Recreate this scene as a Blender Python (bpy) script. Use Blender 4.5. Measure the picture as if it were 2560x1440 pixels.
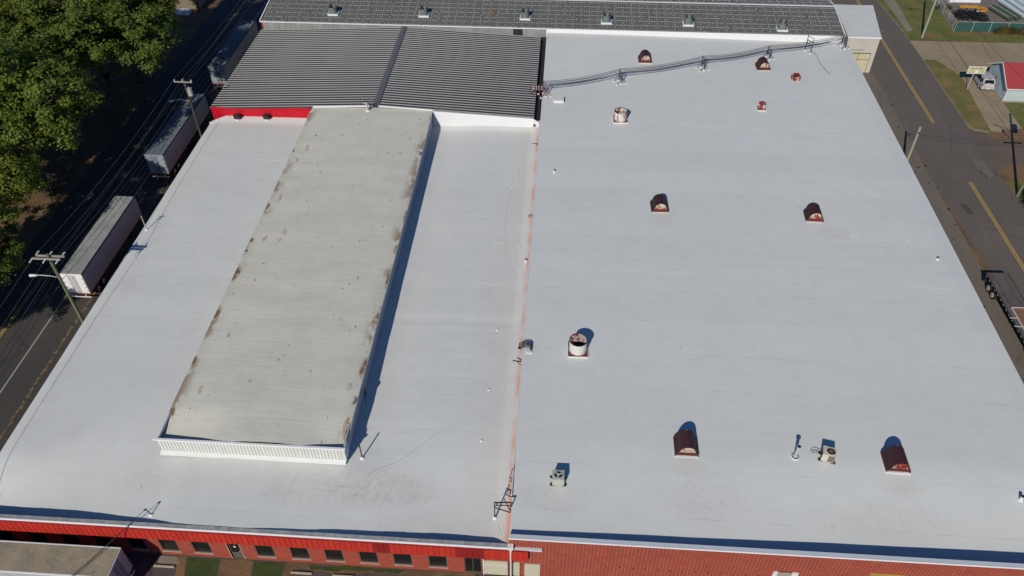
import bpy, bmesh, math, random
from mathutils import Vector, Matrix, noise as mnoise
R = math.radians
random.seed(7)
S = bpy.context.scene
for o in list(bpy.data.objects): bpy.data.objects.remove(o)
COL = S.collection

# ------------------------------------------------------------------ camera
PITCH, YAW, ROLL, CAMH, FPX = 43.39, 4.015, -0.339, 64.0, 1984.65
def make_camera():
    p, y, r = R(PITCH), R(YAW), R(ROLL)
    fw = Vector((-math.sin(y)*math.cos(p), math.cos(y)*math.cos(p), -math.sin(p)))
    rt = Vector((math.cos(y), math.sin(y), 0)); up = rt.cross(fw)
    c, s = math.cos(r), math.sin(r)
    rt2 = c*rt + s*up; up2 = -s*rt + c*up
    cam = bpy.data.cameras.new('camera'); ob = bpy.data.objects.new('camera', cam); COL.objects.link(ob)
    m = Matrix((rt2, up2, -fw)).transposed().to_4x4(); m.translation = Vector((0, 0, CAMH)); ob.matrix_world = m
    cam.sensor_width = 36; cam.lens = FPX/2560*36; cam.clip_start = 0.5; cam.clip_end = 2000
    S.camera = ob
make_camera()
# ------------------------------------------------------------------ light
SUN_EL, SUN_AZ = 33.0, 18.5            # shadows fall towards +Y, 18.5 degrees towards +X
w = bpy.data.worlds.new('World'); S.world = w; w.use_nodes = True
nt = w.node_tree; sky = nt.nodes.new('ShaderNodeTexSky'); sky.sky_type = 'NISHITA'; sky.sun_disc = False
sky.sun_elevation = R(SUN_EL); sky.sun_rotation = R(180+SUN_AZ); sky.air_density = 0.7; sky.dust_density = 0.0; sky.ozone_density = 10.0
bg = nt.nodes['Background']; bg.inputs['Strength'].default_value = 0.085
nt.links.new(sky.outputs[0], bg.inputs[0])
sl = bpy.data.lights.new('sun', 'SUN'); sl.energy = 3.8; sl.angle = R(0.53); sl.color = (1.0, 0.94, 0.85)
so = bpy.data.objects.new('sun', sl); COL.objects.link(so)
d = Vector((math.sin(R(SUN_AZ))*math.cos(R(SUN_EL)), math.cos(R(SUN_AZ))*math.cos(R(SUN_EL)), -math.sin(R(SUN_EL))))
so.rotation_euler = d.to_track_quat('-Z', 'Y').to_euler(); so.location = (-40, -120, 100)
vs = S.view_settings; vs.view_transform = 'Standard'; vs.look = 'None'; vs.exposure = 0.0; vs.gamma = 1.0; vs.use_curve_mapping = False
S.render.engine = 'CYCLES'; S.render.resolution_x = 1024; S.render.resolution_y = 576
S.cycles.max_bounces = 6

# ------------------------------------------------------------------ material helpers
class NT:
    """small wrapper for writing node materials"""
    def __init__(s, name):
        s.m = bpy.data.materials.new(name); s.m.use_nodes = True
        s.t = s.m.node_tree; s.b = s.t.nodes['Principled BSDF']
        s.b.inputs['Specular IOR Level'].default_value = 0.25
    def n(s, typ, **kw):
        x = s.t.nodes.new(typ)
        for k, v in kw.items(): setattr(x, k, v)
        return x
    def put(s, sock, v):
        if hasattr(v, 'is_linked') or hasattr(v, 'links'): s.t.links.new(v, sock)
        else:
            if isinstance(v, (tuple, list)) and len(v) == 3 and sock.type == 'RGBA': v = (*v, 1)
            sock.default_value = v
    def pos(s, scale=None):
        c = s.n('ShaderNodeTexCoord').outputs['Object']
        if scale is None: return c
        mp = s.n('ShaderNodeMapping'); s.put(mp.inputs['Vector'], c); mp.inputs['Scale'].default_value = scale
        return mp.outputs[0]
    def noise(s, scale, vec=None, detail=3, rough=0.55, sc3=None, dist=0):
        x = s.n('ShaderNodeTexNoise'); x.inputs['Scale'].default_value = scale
        x.inputs['Detail'].default_value = detail; x.inputs['Roughness'].default_value = rough; x.inputs['Distortion'].default_value = dist
        s.put(x.inputs['Vector'], vec if vec is not None else s.pos(sc3))
        return x.outputs['Fac']
    def ramp(s, f, stops):
        x = s.n('ShaderNodeValToRGB'); e = x.color_ramp.elements
        while len(e) < len(stops): e.new(0.5)
        for i, (p, c) in enumerate(stops):
            e[i].position = p; e[i].color = (*c, 1) if isinstance(c, (tuple, list)) else (c, c, c, 1)
        s.put(x.inputs[0], f); return x.outputs[0]
    def mr(s, f, a, b, c=0.0, d=1.0, smooth=True):
        x = s.n('ShaderNodeMapRange'); x.interpolation_type = 'SMOOTHSTEP' if smooth else 'LINEAR'
        for i, v in enumerate((f, a, b, c, d)): s.put(x.inputs[i], v)
        return x.outputs[0]
    def mix(s, f, a, b, mode='MIX'):
        x = s.n('ShaderNodeMix', data_type='RGBA', blend_type=mode)
        s.put(x.inputs[0], f); s.put(x.inputs[6], a); s.put(x.inputs[7], b); return x.outputs[2]
    def math(s, op, a, b=0.0, c=0.0):
        x = s.n('ShaderNodeMath', operation=op)
        for i, v in enumerate((a, b, c)): s.put(x.inputs[i], v)
        return x.outputs[0]
    def sep(s, v=None):
        x = s.n('ShaderNodeSeparateXYZ'); s.put(x.inputs[0], v if v is not None else s.pos()); return x.outputs
    def comb(s, x, y, z=0.0):
        n = s.n('ShaderNodeCombineXYZ')
        for i, v in enumerate((x, y, z)): s.put(n.inputs[i], v)
        return n.outputs[0]
    def rnd(s): return s.n('ShaderNodeObjectInfo').outputs['Random']
    def bump(s, h, strength=0.3, dist=0.05):
        x = s.n('ShaderNodeBump'); x.inputs['Strength'].default_value = strength; x.inputs['Distance'].default_value = dist
        s.put(x.inputs['Height'], h); s.put(s.b.inputs['Normal'], x.outputs[0])
    def blob(s, c, r):
        """0..1 stain mask about a fixed point of the place, radius (rx, ry)"""
        xyz = s.sep(); dx = s.math('DIVIDE', s.math('SUBTRACT', xyz[0], c[0]), r[0]); dy = s.math('DIVIDE', s.math('SUBTRACT', xyz[1], c[1]), r[1])
        q = s.math('ADD', s.math('MULTIPLY', dx, dx), s.math('MULTIPLY', dy, dy))
        return s.mr(q, 0.0, 1.0, 1.0, 0.0)
    def out(s, col, rough=0.8, metal=0.0):
        s.put(s.b.inputs['Base Color'], col); s.put(s.b.inputs['Roughness'], rough); s.put(s.b.inputs['Metallic'], metal); return s.m

def simple(name, col, rough=0.7, metal=0.0, var=0.18, scale=1.5, objvar=0.0, bumpy=0.0):
    t = NT(name); f = t.noise(scale, detail=4)
    c = t.mix(f, tuple(x*(1-var) for x in col), tuple(min(1, x*(1+var)) for x in col))
    if objvar:
        c = t.mix(1.0, c, t.ramp(t.rnd(), [(0, 1-objvar), (1, 1+objvar*0.6)]), 'MULTIPLY')
    if bumpy: t.bump(t.noise(scale*4), bumpy, 0.03)
    return t.out(c, rough, metal)

def stain_sum(t, blobs):
    a = None
    for c, r, k in blobs:
        m = t.math('MULTIPLY', t.blob(c, r), k)
        a = m if a is None else t.math('MAXIMUM', a, m)
    return a

def membrane(name, base, seam_y, brown, dark, seam_stain=None):
    t = NT(name); xyz = t.sep()
    big = t.noise(0.07, detail=4); mid = t.noise(0.6, detail=5, rough=0.65)
    c = t.mix(big, tuple(v*0.94 for v in base), tuple(min(1, v*1.05) for v in base))
    c = t.mix(t.mr(mid, 0.42, 0.75, 0, 0.16), c, (base[0]*0.8, base[1]*0.79, base[2]*0.76))
    # weave of sheet laps: long bands along X
    fy = t.math('FRACT', t.math('DIVIDE', t.math('ADD', xyz[1], t.math('MULTIPLY', t.noise(0.05, detail=1), 0.5)), seam_y))
    band = t.math('FLOOR', t.math('DIVIDE', xyz[1], seam_y))
    wn = t.n('ShaderNodeTexWhiteNoise', noise_dimensions='1D'); t.put(wn.inputs['W'], band)
    c = t.mix(t.math('MULTIPLY', wn.outputs[0], 0.14), c, tuple(v*0.72 for v in base))
    line = t.math('MULTIPLY', t.mr(fy, 0.0, 0.02, 1, 0), t.mr(t.noise(0.35, detail=2), 0.45, 0.62, 0, 1))
    c = t.mix(t.math('MULTIPLY', line, 0.34), c, (base[0]*.6, base[1]*.6, base[2]*.6))
    wobx = t.math('ADD', xyz[0], t.math('MULTIPLY', t.noise(0.08, detail=2), 0.8))
    for per_, k_ in ((1.85, .10), (.46, .05)):
        lx = t.mr(t.math('FRACT', t.math('DIVIDE', wobx, per_)), 0.0, .07, 1, 0)
        c = t.mix(t.math('MULTIPLY', lx, t.mr(t.noise(.22, detail=3), .42, .62, 0, k_)), c, (base[0]*.55, base[1]*.55, base[2]*.55))
    ly = t.mr(t.math('FRACT', t.math('DIVIDE', xyz[1], .62)), 0.0, .12, 1, 0)
    c = t.mix(t.math('MULTIPLY', ly, t.mr(t.noise(.3, detail=3), .42, .62, 0, .07)), c, (base[0]*.5, base[1]*.5, base[2]*.5))
    pond = t.noise(0.16, detail=5, rough=.55, dist=.6)
    c = t.mix(t.math('MULTIPLY', t.mr(pond, .50, .53, 0, 1), t.mr(pond, .53, .60, .055, 0)), c, (base[0]*.72, base[1]*.68, base[2]*.62))
    c = t.mix(t.mr(t.noise(.05, detail=2), .45, .65, 0, .12), c, (base[0]*1.0, base[1]*.93, base[2]*.84))
    # foot traffic dirt
    grit = t.noise(2.2, detail=6, rough=0.72)
    if brown:
        m = t.math('MULTIPLY', stain_sum(t, brown), t.mr(grit, 0.30, 0.75, 0.08, .48))
        c = t.mix(m, c, (0.33, 0.26, 0.19))
    if dark:
        sp = t.mr(t.noise(1.9, detail=7, rough=0.78, sc3=(.7, 1, 1), dist=.8), 0.54, 0.76, 0, .42)
        m = t.math('MULTIPLY', stain_sum(t, dark), sp)
        c = t.mix(m, c, (0.15, 0.145, 0.14))
    sp = t.mr(t.noise(1.7, detail=2, sc3=(1.0, .5, 1)), 0.74, 0.80, 0, 0.28)
    c = t.mix(sp, c, (0.2, 0.19, 0.18))
    if seam_stain:
        x0, wd = seam_stain
        k = t.math('MULTIPLY', t.mr(xyz[0], x0-wd, x0, 0, 1), t.mr(t.noise(0.55, detail=4, sc3=(1.2, .5, 1)), 0.36, 0.58, 0.05, 1))
        c = t.mix(t.math('MULTIPLY', k, 0.9), c, (0.66, 0.23, 0.11))
        k2 = t.mr(xyz[0], x0-3.5, x0-.5, 0, 0.22); c = t.mix(k2, c, (0.55, 0.44, 0.36))
    wr = t.math('MULTIPLY', t.noise(1.0, detail=3, sc3=(0.16, 1.3, 1)), t.mr(big, 0.4, 0.65, 0.2, 1))
    wr2 = t.noise(0.35, detail=2, dist=1.5)
    h = t.math('ADD', t.math('MULTIPLY', wr, 0.7), t.math('MULTIPLY', wr2, 0.5)); h = t.math('ADD', h, t.math('MULTIPLY', line, 0.25))
    t.bump(h, 0.35, 0.07)
    return t.out(c, 0.55)

def leafmat(name, a, b):
    t = NT(name); f = t.noise(0.5, detail=3); r = t.n('ShaderNodeNewGeometry').outputs['Random Per Island']
    c = t.mix(r, a, b); c = t.mix(t.mr(f, .35, .65), c, t.mix(0.5, c, (b[0]*1.25, b[1]*1.15, b[2]*.8)))
    m = t.out(c, 0.65)
    tr = t.n('ShaderNodeBsdfTranslucent'); t.put(tr.inputs[0], c); mx = t.n('ShaderNodeMixShader'); mx.inputs[0].default_value = 0.25
    t.t.links.new(t.b.outputs[0], mx.inputs[1]); t.t.links.new(tr.outputs[0], mx.inputs[2])
    t.t.links.new(mx.outputs[0], t.t.nodes['Material Output'].inputs[0]); return m

M = {}
M['white_roof_left'] = membrane('white_roof_left', (0.632, 0.642, 0.604), 3.1,
    [((-14.5, 37.0), (7, 2.6), 0.75), ((-20, 36.5), (6, 2.5), 0.45), ((-9, 34), (6, 3), 0.3), ((-33, 37.5), (5, 3), 0.25), ((-6, 60), (2.5, 26), 0.22), ((-47, 60), (1.5, 22), 0.2)],
    [((-16, 36.5), (7, 2.5), 0.9), ((-26, 36), (6, 3), 0.6), ((-31, 35), (6, 3), .5)], seam_stain=(-2.72, 0.55))
M['white_roof_right'] = membrane('white_roof_right', (0.632, 0.645, 0.608), 4.4,
    [((12.3, 39.6), (2, 1.3), 0.5), ((30, 39), (2.2, 1.3), 0.5), ((0.8, 36), (4, 2), 0.35), ((13, 36.5), (6, 2.4), 0.35), ((28, 35.5), (7, 2.6), 0.3), ((2.7, 50.2), (2.5, 1.3), 0.3), ((12.2, 73.5), (2.2, 1.6), 0.35), ((31.7, 72.5), (2.6, 1.6), 0.4), ((15, 88), (7, 5), 0.14)],
    [((14, 36.6), (7, 3), 0.9), ((27, 36), (9, 3.2), 0.85), ((15.2, 88), (5, 5), 0.7), ((1, 35.5), (4, 2.5), 0.8), ((32, 72), (3, 2), .6)])

def beige():
    t = NT('beige_membrane'); xyz = t.sep(); base = (0.605, 0.590, 0.495)
    big = t.noise(0.09, detail=4); mid = t.noise(0.8, detail=6, rough=0.7)
    c = t.mix(big, tuple(v*0.88 for v in base), tuple(v*1.08 for v in base))
    c = t.mix(t.mr(mid, .4, .75, 0, .35), c, (0.46, 0.435, 0.36))
    lx = t.mr(t.math('FRACT', t.math('DIVIDE', t.math('ADD', xyz[0], t.math('MULTIPLY', t.noise(.2, detail=1), .6)), 2.05)), 0, .035, 1, 0)
    c = t.mix(t.math('MULTIPLY', lx, t.mr(t.noise(.3, detail=2), .4, .6, .05, .35)), c, (0.35, .33, .28))
    # brown rot along both eaves, in patches with a shape of their own
    el = t.mr(xyz[0], -34.3, -32.9, 1, 0); er = t.mr(xyz[0], -18.9, -17.4, 0, 1)
    e = t.math('MAXIMUM', el, er)
    pat = t.mr(t.noise(0.42, detail=5, rough=.6, sc3=(1, .55, 1)), 0.50, 0.62, 0, 1)
    c = t.mix(t.math('MULTIPLY', e, t.mr(pat, 0, 1, .12, .85)), c, (0.22, 0.145, 0.075))
    pat2 = t.mr(t.noise(0.7, detail=4, sc3=(1, .6, 1)), 0.62, 0.70, 0, 1)
    c = t.mix(t.math('MULTIPLY', t.math('POWER', e, 2.0), pat2), c, (0.07, 0.04, 0.022))
    ed = [((-34.1, 72.8), (.55, .9)), ((-34.1, 66.5), (.45, .7)), ((-34.1, 61.0), (.75, 1.7)), ((-34.15, 54.6), (.7, 2.0)), ((-34.1, 48.6), (.35, .8)), ((-34.1, 42.5), (.6, 1.0)), ((-17.3, 79.0), (.35, 1.6)), ((-17.4, 72.0), (.35, 2.0)), ((-17.4, 66.0), (.5, 1.4)), ((-17.4, 60.9), (.45, 1.8)), ((-17.4, 54.9), (.75, 1.7)), ((-17.5, 48.6), (.6, 1.7)), ((-17.5, 41.8), (.8, 1.8))]
    st_ = stain_sum(t, [(c_, r_, 1.0) for c_, r_ in ed]); rag = t.mr(t.noise(1.3, detail=6, rough=.75, sc3=(1.5, .8, 1)), .3, .7, .2, 1.5)
    st_ = t.math('MULTIPLY', st_, rag)
    c = t.mix(t.mr(st_, .08, .5, 0, .62), c, (0.36, 0.25, 0.13)); c = t.mix(t.mr(st_, .5, .85, 0, .8), c, (0.13, 0.075, 0.04))
    sps = [((-32.4, 85.2), (.35, 1.2)), ((-33.0, 82.3), (.3, .7)), ((-33.0, 74.4), (.35, 1.2)), ((-29.4, 79.8), (.25, .5)), ((-30.6, 68.0), (.3, .7)), ((-30.8, 66.6), (.25, .5)), ((-32.6, 66.9), (.35, .9)), ((-20.7, 61.0), (.18, .4)), ((-18.5, 46.2), (.45, .6)), ((-29.5, 73.8), (.15, .4)), ((-20.2, 84.5), (.18, .6)), ((-31.6, 60.0), (.2, .4)), ((-31.8, 52.0), (.22, .6)), ((-32.2, 45.0), (.3, .8)), ((-28.5, 88.0), (.3, .3)), ((-19.4, 88.0), (.3, .6)), ((-25.5, 49.5), (.15, .3)), ((-22.5, 47.8), (.16, .28))]
    s2 = t.math('MULTIPLY', stain_sum(t, [(c_, r_, 1.0) for c_, r_ in sps]), t.mr(t.noise(2.8, detail=5, rough=.75, sc3=(1.6, .7, 1)), .38, .66, .0, 1.3))
    c = t.mix(t.mr(s2, .15, .6, 0, .65), c, (0.29, 0.18, 0.075))
    col = t.mr(t.noise(0.8, detail=3, sc3=(.35, .35, 1)), .5, .6, 0, 1)
    spot = t.mr(t.noise(1.6, detail=2, sc3=(1.2, .45, 1)), 0.69, 0.74, 0, 1)
    c = t.mix(t.math('MULTIPLY', t.math('MULTIPLY', spot, col), .8), c, (0.2, 0.14, 0.075))
    sp = t.mr(t.noise(2.6, detail=1, sc3=(1.3, .6, 1)), 0.75, 0.79, 0, .8); c = t.mix(sp, c, (0.14, 0.10, 0.06))
    fy = t.math('FRACT', t.math('DIVIDE', t.math('ADD', xyz[1], t.math('MULTIPLY', t.noise(.15, detail=2), 1.3)), 3.05)); ln = t.mr(fy, 0, .03, 1, 0)
    c = t.mix(t.math('MULTIPLY', ln, t.mr(t.noise(.25, detail=3), .42, .6, 0, .22)), c, (0.33, .32, .28))
    wr = t.noise(1.0, detail=4, sc3=(0.22, 2.6, 1), rough=.6); wr2 = t.noise(0.25, detail=2, sc3=(.5, 1.2, 1))
    t.bump(t.math('ADD', t.math('ADD', wr, t.math('MULTIPLY', wr2, .8)), t.math('MULTIPLY', ln, .15)), 0.26, 0.09)
    return t.out(c, 0.6)
M['beige_roof'] = beige()

def brickmat():
    t = NT('red_brick'); xyz = t.sep(); v = t.comb(xyz[0], xyz[2], xyz[1])
    b = t.n('ShaderNodeTexBrick'); t.put(b.inputs['Vector'], v); b.inputs['Scale'].default_value = 1.0
    b.inputs['Brick Width'].default_value = 0.42; b.inputs['Row Height'].default_value = 0.14; b.inputs['Mortar Size'].default_value = 0.011; b.inputs['Mortar Smooth'].default_value = 0.2
    b.inputs['Color1'].default_value = (0.33, 0.052, 0.030, 1); b.inputs['Color2'].default_value = (0.24, 0.038, 0.024, 1); b.inputs['Mortar'].default_value = (0.38, 0.13, 0.075, 1)
    c = t.mix(t.mr(t.noise(0.5, detail=4), .4, .75, 0, .4), b.outputs['Color'], (0.19, 0.05, 0.035))
    c = t.mix(t.mr(t.noise(0.9, detail=3, sc3=(1, 1, .35)), .66, .8, 0, .3), c, (0.5, 0.33, 0.25))
    fx = t.math('FRACT', t.math('DIVIDE', xyz[0], .30)); fz = t.math('FRACT', t.math('ADD', t.math('DIVIDE', xyz[2], .38), t.math('MULTIPLY', t.math('FLOOR', t.math('DIVIDE', xyz[0], .30)), .37)))
    dots = t.math('MULTIPLY', t.mr(fx, .16, .26, 1, 0), t.mr(fz, .45, .6, 1, 0)); dots = t.math('MULTIPLY', dots, t.mr(xyz[0], -2.7, -2.5, .25, 1))
    c = t.mix(t.math('MULTIPLY', dots, t.mr(t.noise(.6, detail=4), .35, .6, .12, .45)), c, (0.56, 0.31, 0.19))
    t.bump(b.outputs['Fac'], -0.5, 0.02)
    return t.out(c, 0.85)
M['brick'] = brickmat()

def asphalt(name, base, warm, crack=0.5):
    t = NT(name); big = t.noise(0.12, detail=5, rough=.6); fine = t.noise(9, detail=2)
    c = t.mix(big, tuple(v*.78 for v in base), tuple(v*1.2 for v in base))
    c = t.mix(t.mr(t.noise(0.35, detail=5, sc3=(1.6, .3, 1)), .48, .72, 0, .55), c, warm)
    c = t.mix(t.mr(fine, .4, .7, 0, .25), c, tuple(v*1.35 for v in base))
    vo = t.n('ShaderNodeTexVoronoi', feature='DISTANCE_TO_EDGE'); vo.inputs['Scale'].default_value = .11
    wv = t.n('ShaderNodeVectorMath', operation='ADD'); t.put(wv.inputs[0], t.pos())
    nn = t.n('ShaderNodeTexNoise'); nn.inputs['Scale'].default_value = .5; t.put(nn.inputs['Vector'], t.pos())
    t.put(wv.inputs[1], nn.outputs['Color']); t.put(vo.inputs['Vector'], wv.outputs[0])
    cr = t.math('MULTIPLY', t.mr(vo.outputs['Distance'], 0, .012, 1, 0), t.mr(big, .45, .6, 0, crack)); c = t.mix(cr, c, tuple(v*.35 for v in base))
    oil = t.mr(t.noise(0.8, detail=2), .70, .76, 0, .5); c = t.mix(oil, c, tuple(v*.5 for v in base))
    t.bump(fine, .3, .01); return t.out(c, .85)
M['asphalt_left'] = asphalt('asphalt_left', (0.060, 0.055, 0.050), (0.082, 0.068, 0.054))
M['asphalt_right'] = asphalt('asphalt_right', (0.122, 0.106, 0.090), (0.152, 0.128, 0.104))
M['shoulder'] = asphalt('shoulder', (0.150, 0.128, 0.100), (0.185, 0.155, 0.112), .7)
M['asphalt_patch'] = asphalt('asphalt_patch', (0.080, 0.071, 0.063), (0.10, 0.085, 0.072))
M['forecourt'] = asphalt('forecourt', (0.085, 0.068, 0.062), (0.11, 0.09, 0.078), .7)
M['side_street'] = asphalt('side_street', (0.125, 0.102, 0.080), (0.20, 0.125, 0.068), .4)

def ground(name, a, b, c3, s=0.25, k=(.42, .62)):
    t = NT(name); f = t.noise(s, detail=6, rough=.65); g = t.noise(s*6, detail=4, rough=.7)
    c = t.mix(t.mr(f, k[0], k[1]), a, b); c = t.mix(t.mr(g, .5, .72, 0, .7), c, c3)
    c = t.mix(t.mr(t.noise(s*22, detail=2), .4, .75, 0, .4), c, tuple(v*.5 for v in a))
    t.bump(g, .7, .08); return t.out(c, .95)
M['dirt'] = ground('dirt', (0.135, 0.085, 0.045), (0.20, 0.125, 0.062), (0.095, 0.09, 0.035))
M['grass'] = ground('grass', (0.105, 0.128, 0.032), (0.175, 0.155, 0.050), (0.23, 0.18, 0.07), .3)
M['verge'] = ground('verge', (0.14, 0.135, 0.042), (0.24, 0.17, 0.065), (0.105, 0.12, 0.032), .3)
M['dark_grass'] = ground('dark_grass', (0.040, 0.062, 0.016), (0.06, 0.08, 0.02), (0.085, 0.08, 0.03), .6)
M['orange_dirt'] = ground('orange_dirt', (0.23, 0.125, 0.062), (0.17, 0.115, 0.068), (0.13, .105, .06), .5)
M['concrete'] = ground('concrete', (0.285, 0.23, 0.15), (0.33, 0.27, 0.18), (0.26, .205, .13), .12)
M['sidewalk'] = ground('sidewalk', (0.22, 0.20, 0.15), (0.26, 0.23, 0.165), (0.17, .16, .1), .3)
M['yard'] = ground('yard', (0.175, 0.15, 0.135), (0.21, 0.175, 0.15), (0.13, .11, .1), .3)
M['yellow_line'] = simple('yellow_line', (0.52, 0.32, 0.065), .8, var=.3, scale=3)
M['white_line'] = simple('white_line', (0.38, 0.36, 0.32), .8, var=.35, scale=3)
M['dry_leaves'] = ground('dry_leaves', (0.22, 0.15, 0.05), (0.12, 0.09, .05), (.3, .2, .07), 1.2)

M['white_metal'] = simple('white_metal', (0.74, 0.74, 0.72), .45, var=.06, scale=.8)
M['white_flashing'] = simple('white_flashing', (0.66, 0.66, 0.645), .5, var=.05, scale=.6)
M['panel_white'] = simple('panel_white', (0.59, 0.59, 0.535), .5, var=.05, scale=.8, objvar=.05)
M['plain_membrane'] = simple('plain_membrane', (0.60, 0.61, 0.575), .55, var=.06)
M['side_shade_metal'] = simple('side_shade_metal', (0.30, 0.33, 0.36), .6, var=.12, scale=.8)  # shade on the raised roof's side wall put into a darker blue-grey
M['coping_grey'] = simple('coping_grey', (0.30, 0.31, 0.29), .8, var=.6, scale=2.2)
M['coping_pale'] = simple('coping_pale', (0.50, 0.54, 0.56), .6, var=.1, scale=.9)
M['red_panel'] = simple('red_panel', (0.46, 0.035, 0.022), .5, var=.10, scale=.9, objvar=.10)
M['dark_red_panel'] = simple('dark_red_panel', (0.25, 0.018, 0.016), .5, var=.12, scale=.9, objvar=.08)
M['bright_red_panel'] = simple('bright_red_panel', (0.52, 0.008, 0.022), .45, var=.08, scale=.9, objvar=.06)
M['red_frame'] = simple('red_frame', (0.28, 0.02, 0.016), .5)
M['black_membrane'] = simple('black_membrane', (0.030, 0.028, 0.028), .6, var=.5, scale=1.2, bumpy=.4)
M['window_glass'] = simple('window_glass', (0.012, 0.013, 0.012), .12, var=.3)
M['window_frame'] = simple('window_frame', (0.10, 0.09, 0.075), .5)
M['sill'] = simple('sill', (0.38, 0.30, 0.23), .8)
M['cream_wall'] = simple('cream_wall', (0.47, 0.44, 0.375), .85, var=.15, scale=.6, bumpy=.2)
M['cream_door'] = simple('cream_door', (0.52, 0.45, 0.31), .7, var=.18, scale=.9)
M['panel_buff'] = simple('panel_buff', (0.50, 0.46, 0.33), .7, var=.12)
M['ochre'] = simple('ochre', (0.42, 0.29, 0.075), .7)
M['taupe'] = simple('taupe', (0.34, 0.28, 0.22), .7)
M['galvanised'] = simple('galvanised', (0.46, 0.46, 0.45), .5, metal=.15, var=.2, scale=3)
M['dark_steel'] = simple('dark_steel', (0.045, 0.042, 0.042), .5, metal=.3, var=.4, scale=3)
M['rust_steel'] = simple('rust_steel', (0.14, 0.045, 0.03), .7, var=.5, scale=3)
M['black_rubber'] = simple('black_rubber', (0.014, 0.014, 0.015), .7, var=.3)
M['cable'] = simple('cable', (0.03, 0.03, 0.032), .5)
M['cable_grey'] = simple('cable_grey', (0.11, 0.11, 0.12), .5)
M['wood_pole'] = simple('wood_pole', (0.155, 0.165, 0.085), .9, var=.35, scale=1.2)
M['grey_wood'] = simple('grey_wood', (0.27, 0.25, 0.22), .9, var=.3, scale=2)
M['pale_wood'] = simple('pale_wood', (0.28, 0.30, 0.23), .9, var=.2, scale=1.2)
M['insulator'] = simple('insulator', (0.62, 0.63, 0.63), .3)
M['transformer'] = simple('transformer', (0.36, 0.38, 0.38), .45)
M['hood_brown'] = simple('hood_brown', (0.050, 0.020, 0.022), .6, var=.35, scale=2.2, objvar=.2)
M['hood_red'] = simple('hood_red', (0.125, 0.022, 0.018), .6, var=.35, scale=2.5, objvar=.2)
def paintrust(name, paint, rust, lo, hi, sc=(1, 1, .35), s=2.2):
    t = NT(name); va = t.n('ShaderNodeVectorMath', operation='ADD'); t.put(va.inputs[0], t.pos(sc)); t.put(va.inputs[1], t.math('MULTIPLY', t.rnd(), 9.0))
    f = t.noise(s, va.outputs[0], detail=4, rough=.6)
    g = t.math('ADD', f, t.math('MULTIPLY', t.math('SUBTRACT', t.rnd(), .5), .14))
    c = t.mix(t.mr(g, lo, hi), paint, rust); c = t.mix(t.mr(t.noise(6, detail=3), .5, .8, 0, .35), c, tuple(v*.6 for v in paint)); return t.out(c, .65)
M['lunette'] = paintrust('lunette', (0.52, 0.44, 0.35), (0.26, 0.035, 0.02), .50, .56)
M['drum_white'] = paintrust('drum_white', (0.60, 0.59, 0.53), (0.24, 0.03, 0.022), .60, .67, (1, 1, .25), 3.0)
M['drum_rusty'] = paintrust('drum_rusty', (0.60, 0.57, 0.50), (0.26, 0.03, 0.022), .48, .55, (1, 1, .22), 3.0)
M['drum_red'] = paintrust('drum_red', (0.46, 0.38, 0.32), (0.19, 0.018, 0.018), .40, .50)
M['dark_hole'] = simple('dark_hole', (0.008, 0.008, 0.008), .9)
M['vent_green'] = simple('vent_green', (0.17, 0.20, 0.19), .55, var=.15, scale=2, metal=.2)
M['ac_grey'] = simple('ac_grey', (0.40, 0.42, 0.36), .5, var=.08, scale=3)
M['ac_cream'] = simple('ac_cream', (0.52, 0.50, 0.38), .5, var=.08, scale=3)
M['ac_coil'] = simple('ac_coil', (0.16, 0.14, 0.105), .6, var=.3, scale=8)
M['ac_fan'] = simple('ac_fan', (0.055, 0.025, 0.03), .5)
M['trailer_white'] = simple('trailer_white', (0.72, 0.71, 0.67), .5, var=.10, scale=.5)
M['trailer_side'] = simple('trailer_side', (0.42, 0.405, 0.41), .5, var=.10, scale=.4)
M['trailer_rear_shade'] = simple('trailer_rear_shade', (0.25, 0.285, 0.31), .5, var=.12, scale=.5)  # rear doors under the trees, their shade coloured in as blue-grey
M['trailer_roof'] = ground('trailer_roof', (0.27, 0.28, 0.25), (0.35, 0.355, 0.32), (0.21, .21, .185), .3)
M['trailer_roof_shade'] = ground('trailer_roof_shade', (0.13, 0.16, 0.165), (0.18, 0.205, 0.205), (0.11, .12, .115), .3)  # darker copy of the trailer roof, tree shade put into its colour
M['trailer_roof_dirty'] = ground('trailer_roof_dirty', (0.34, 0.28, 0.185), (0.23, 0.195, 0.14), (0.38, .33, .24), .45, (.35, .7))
M['dark_trim'] = simple('dark_trim', (0.035, 0.035, 0.037), .5)
M['rim'] = simple('rim', (0.62, 0.62, 0.60), .4)
M['tyre'] = simple('tyre', (0.018, 0.018, 0.018), .85)
M['red_bumper'] = simple('red_bumper', (0.24, 0.05, 0.04), .6)
M['deck_wood'] = simple('deck_wood', (0.115, 0.10, 0.09), .85, var=.28, scale=1.5, objvar=.12)
M['cargo_brown'] = simple('cargo_brown', (0.22, 0.11, 0.075), .8, var=.2)
M['wire_mesh_white'] = simple('wire_mesh_white', (0.55, 0.53, 0.5), .6)
M['siding'] = simple('siding', (0.36, 0.44, 0.47), .7, var=.06, scale=.8, objvar=.04)
M['siding_front'] = simple('siding_front', (0.40, 0.46, 0.45), .7, var=.06, scale=.8, objvar=.04)
M['red_roof'] = simple('red_roof', (0.34, 0.055, 0.055), .5, var=.12, scale=.6, objvar=.05)
M['trim_white'] = simple('trim_white', (0.66, 0.65, 0.62), .5)
M['van_silver'] = simple('van_silver', (0.42, 0.43, 0.44), .35, metal=.1, var=.05)
M['van_rear'] = simple('van_rear', (0.52, 0.52, 0.525), .35, metal=.15, var=.05)
M['car_glass'] = simple('car_glass', (0.010, 0.011, 0.013), .08)
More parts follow.
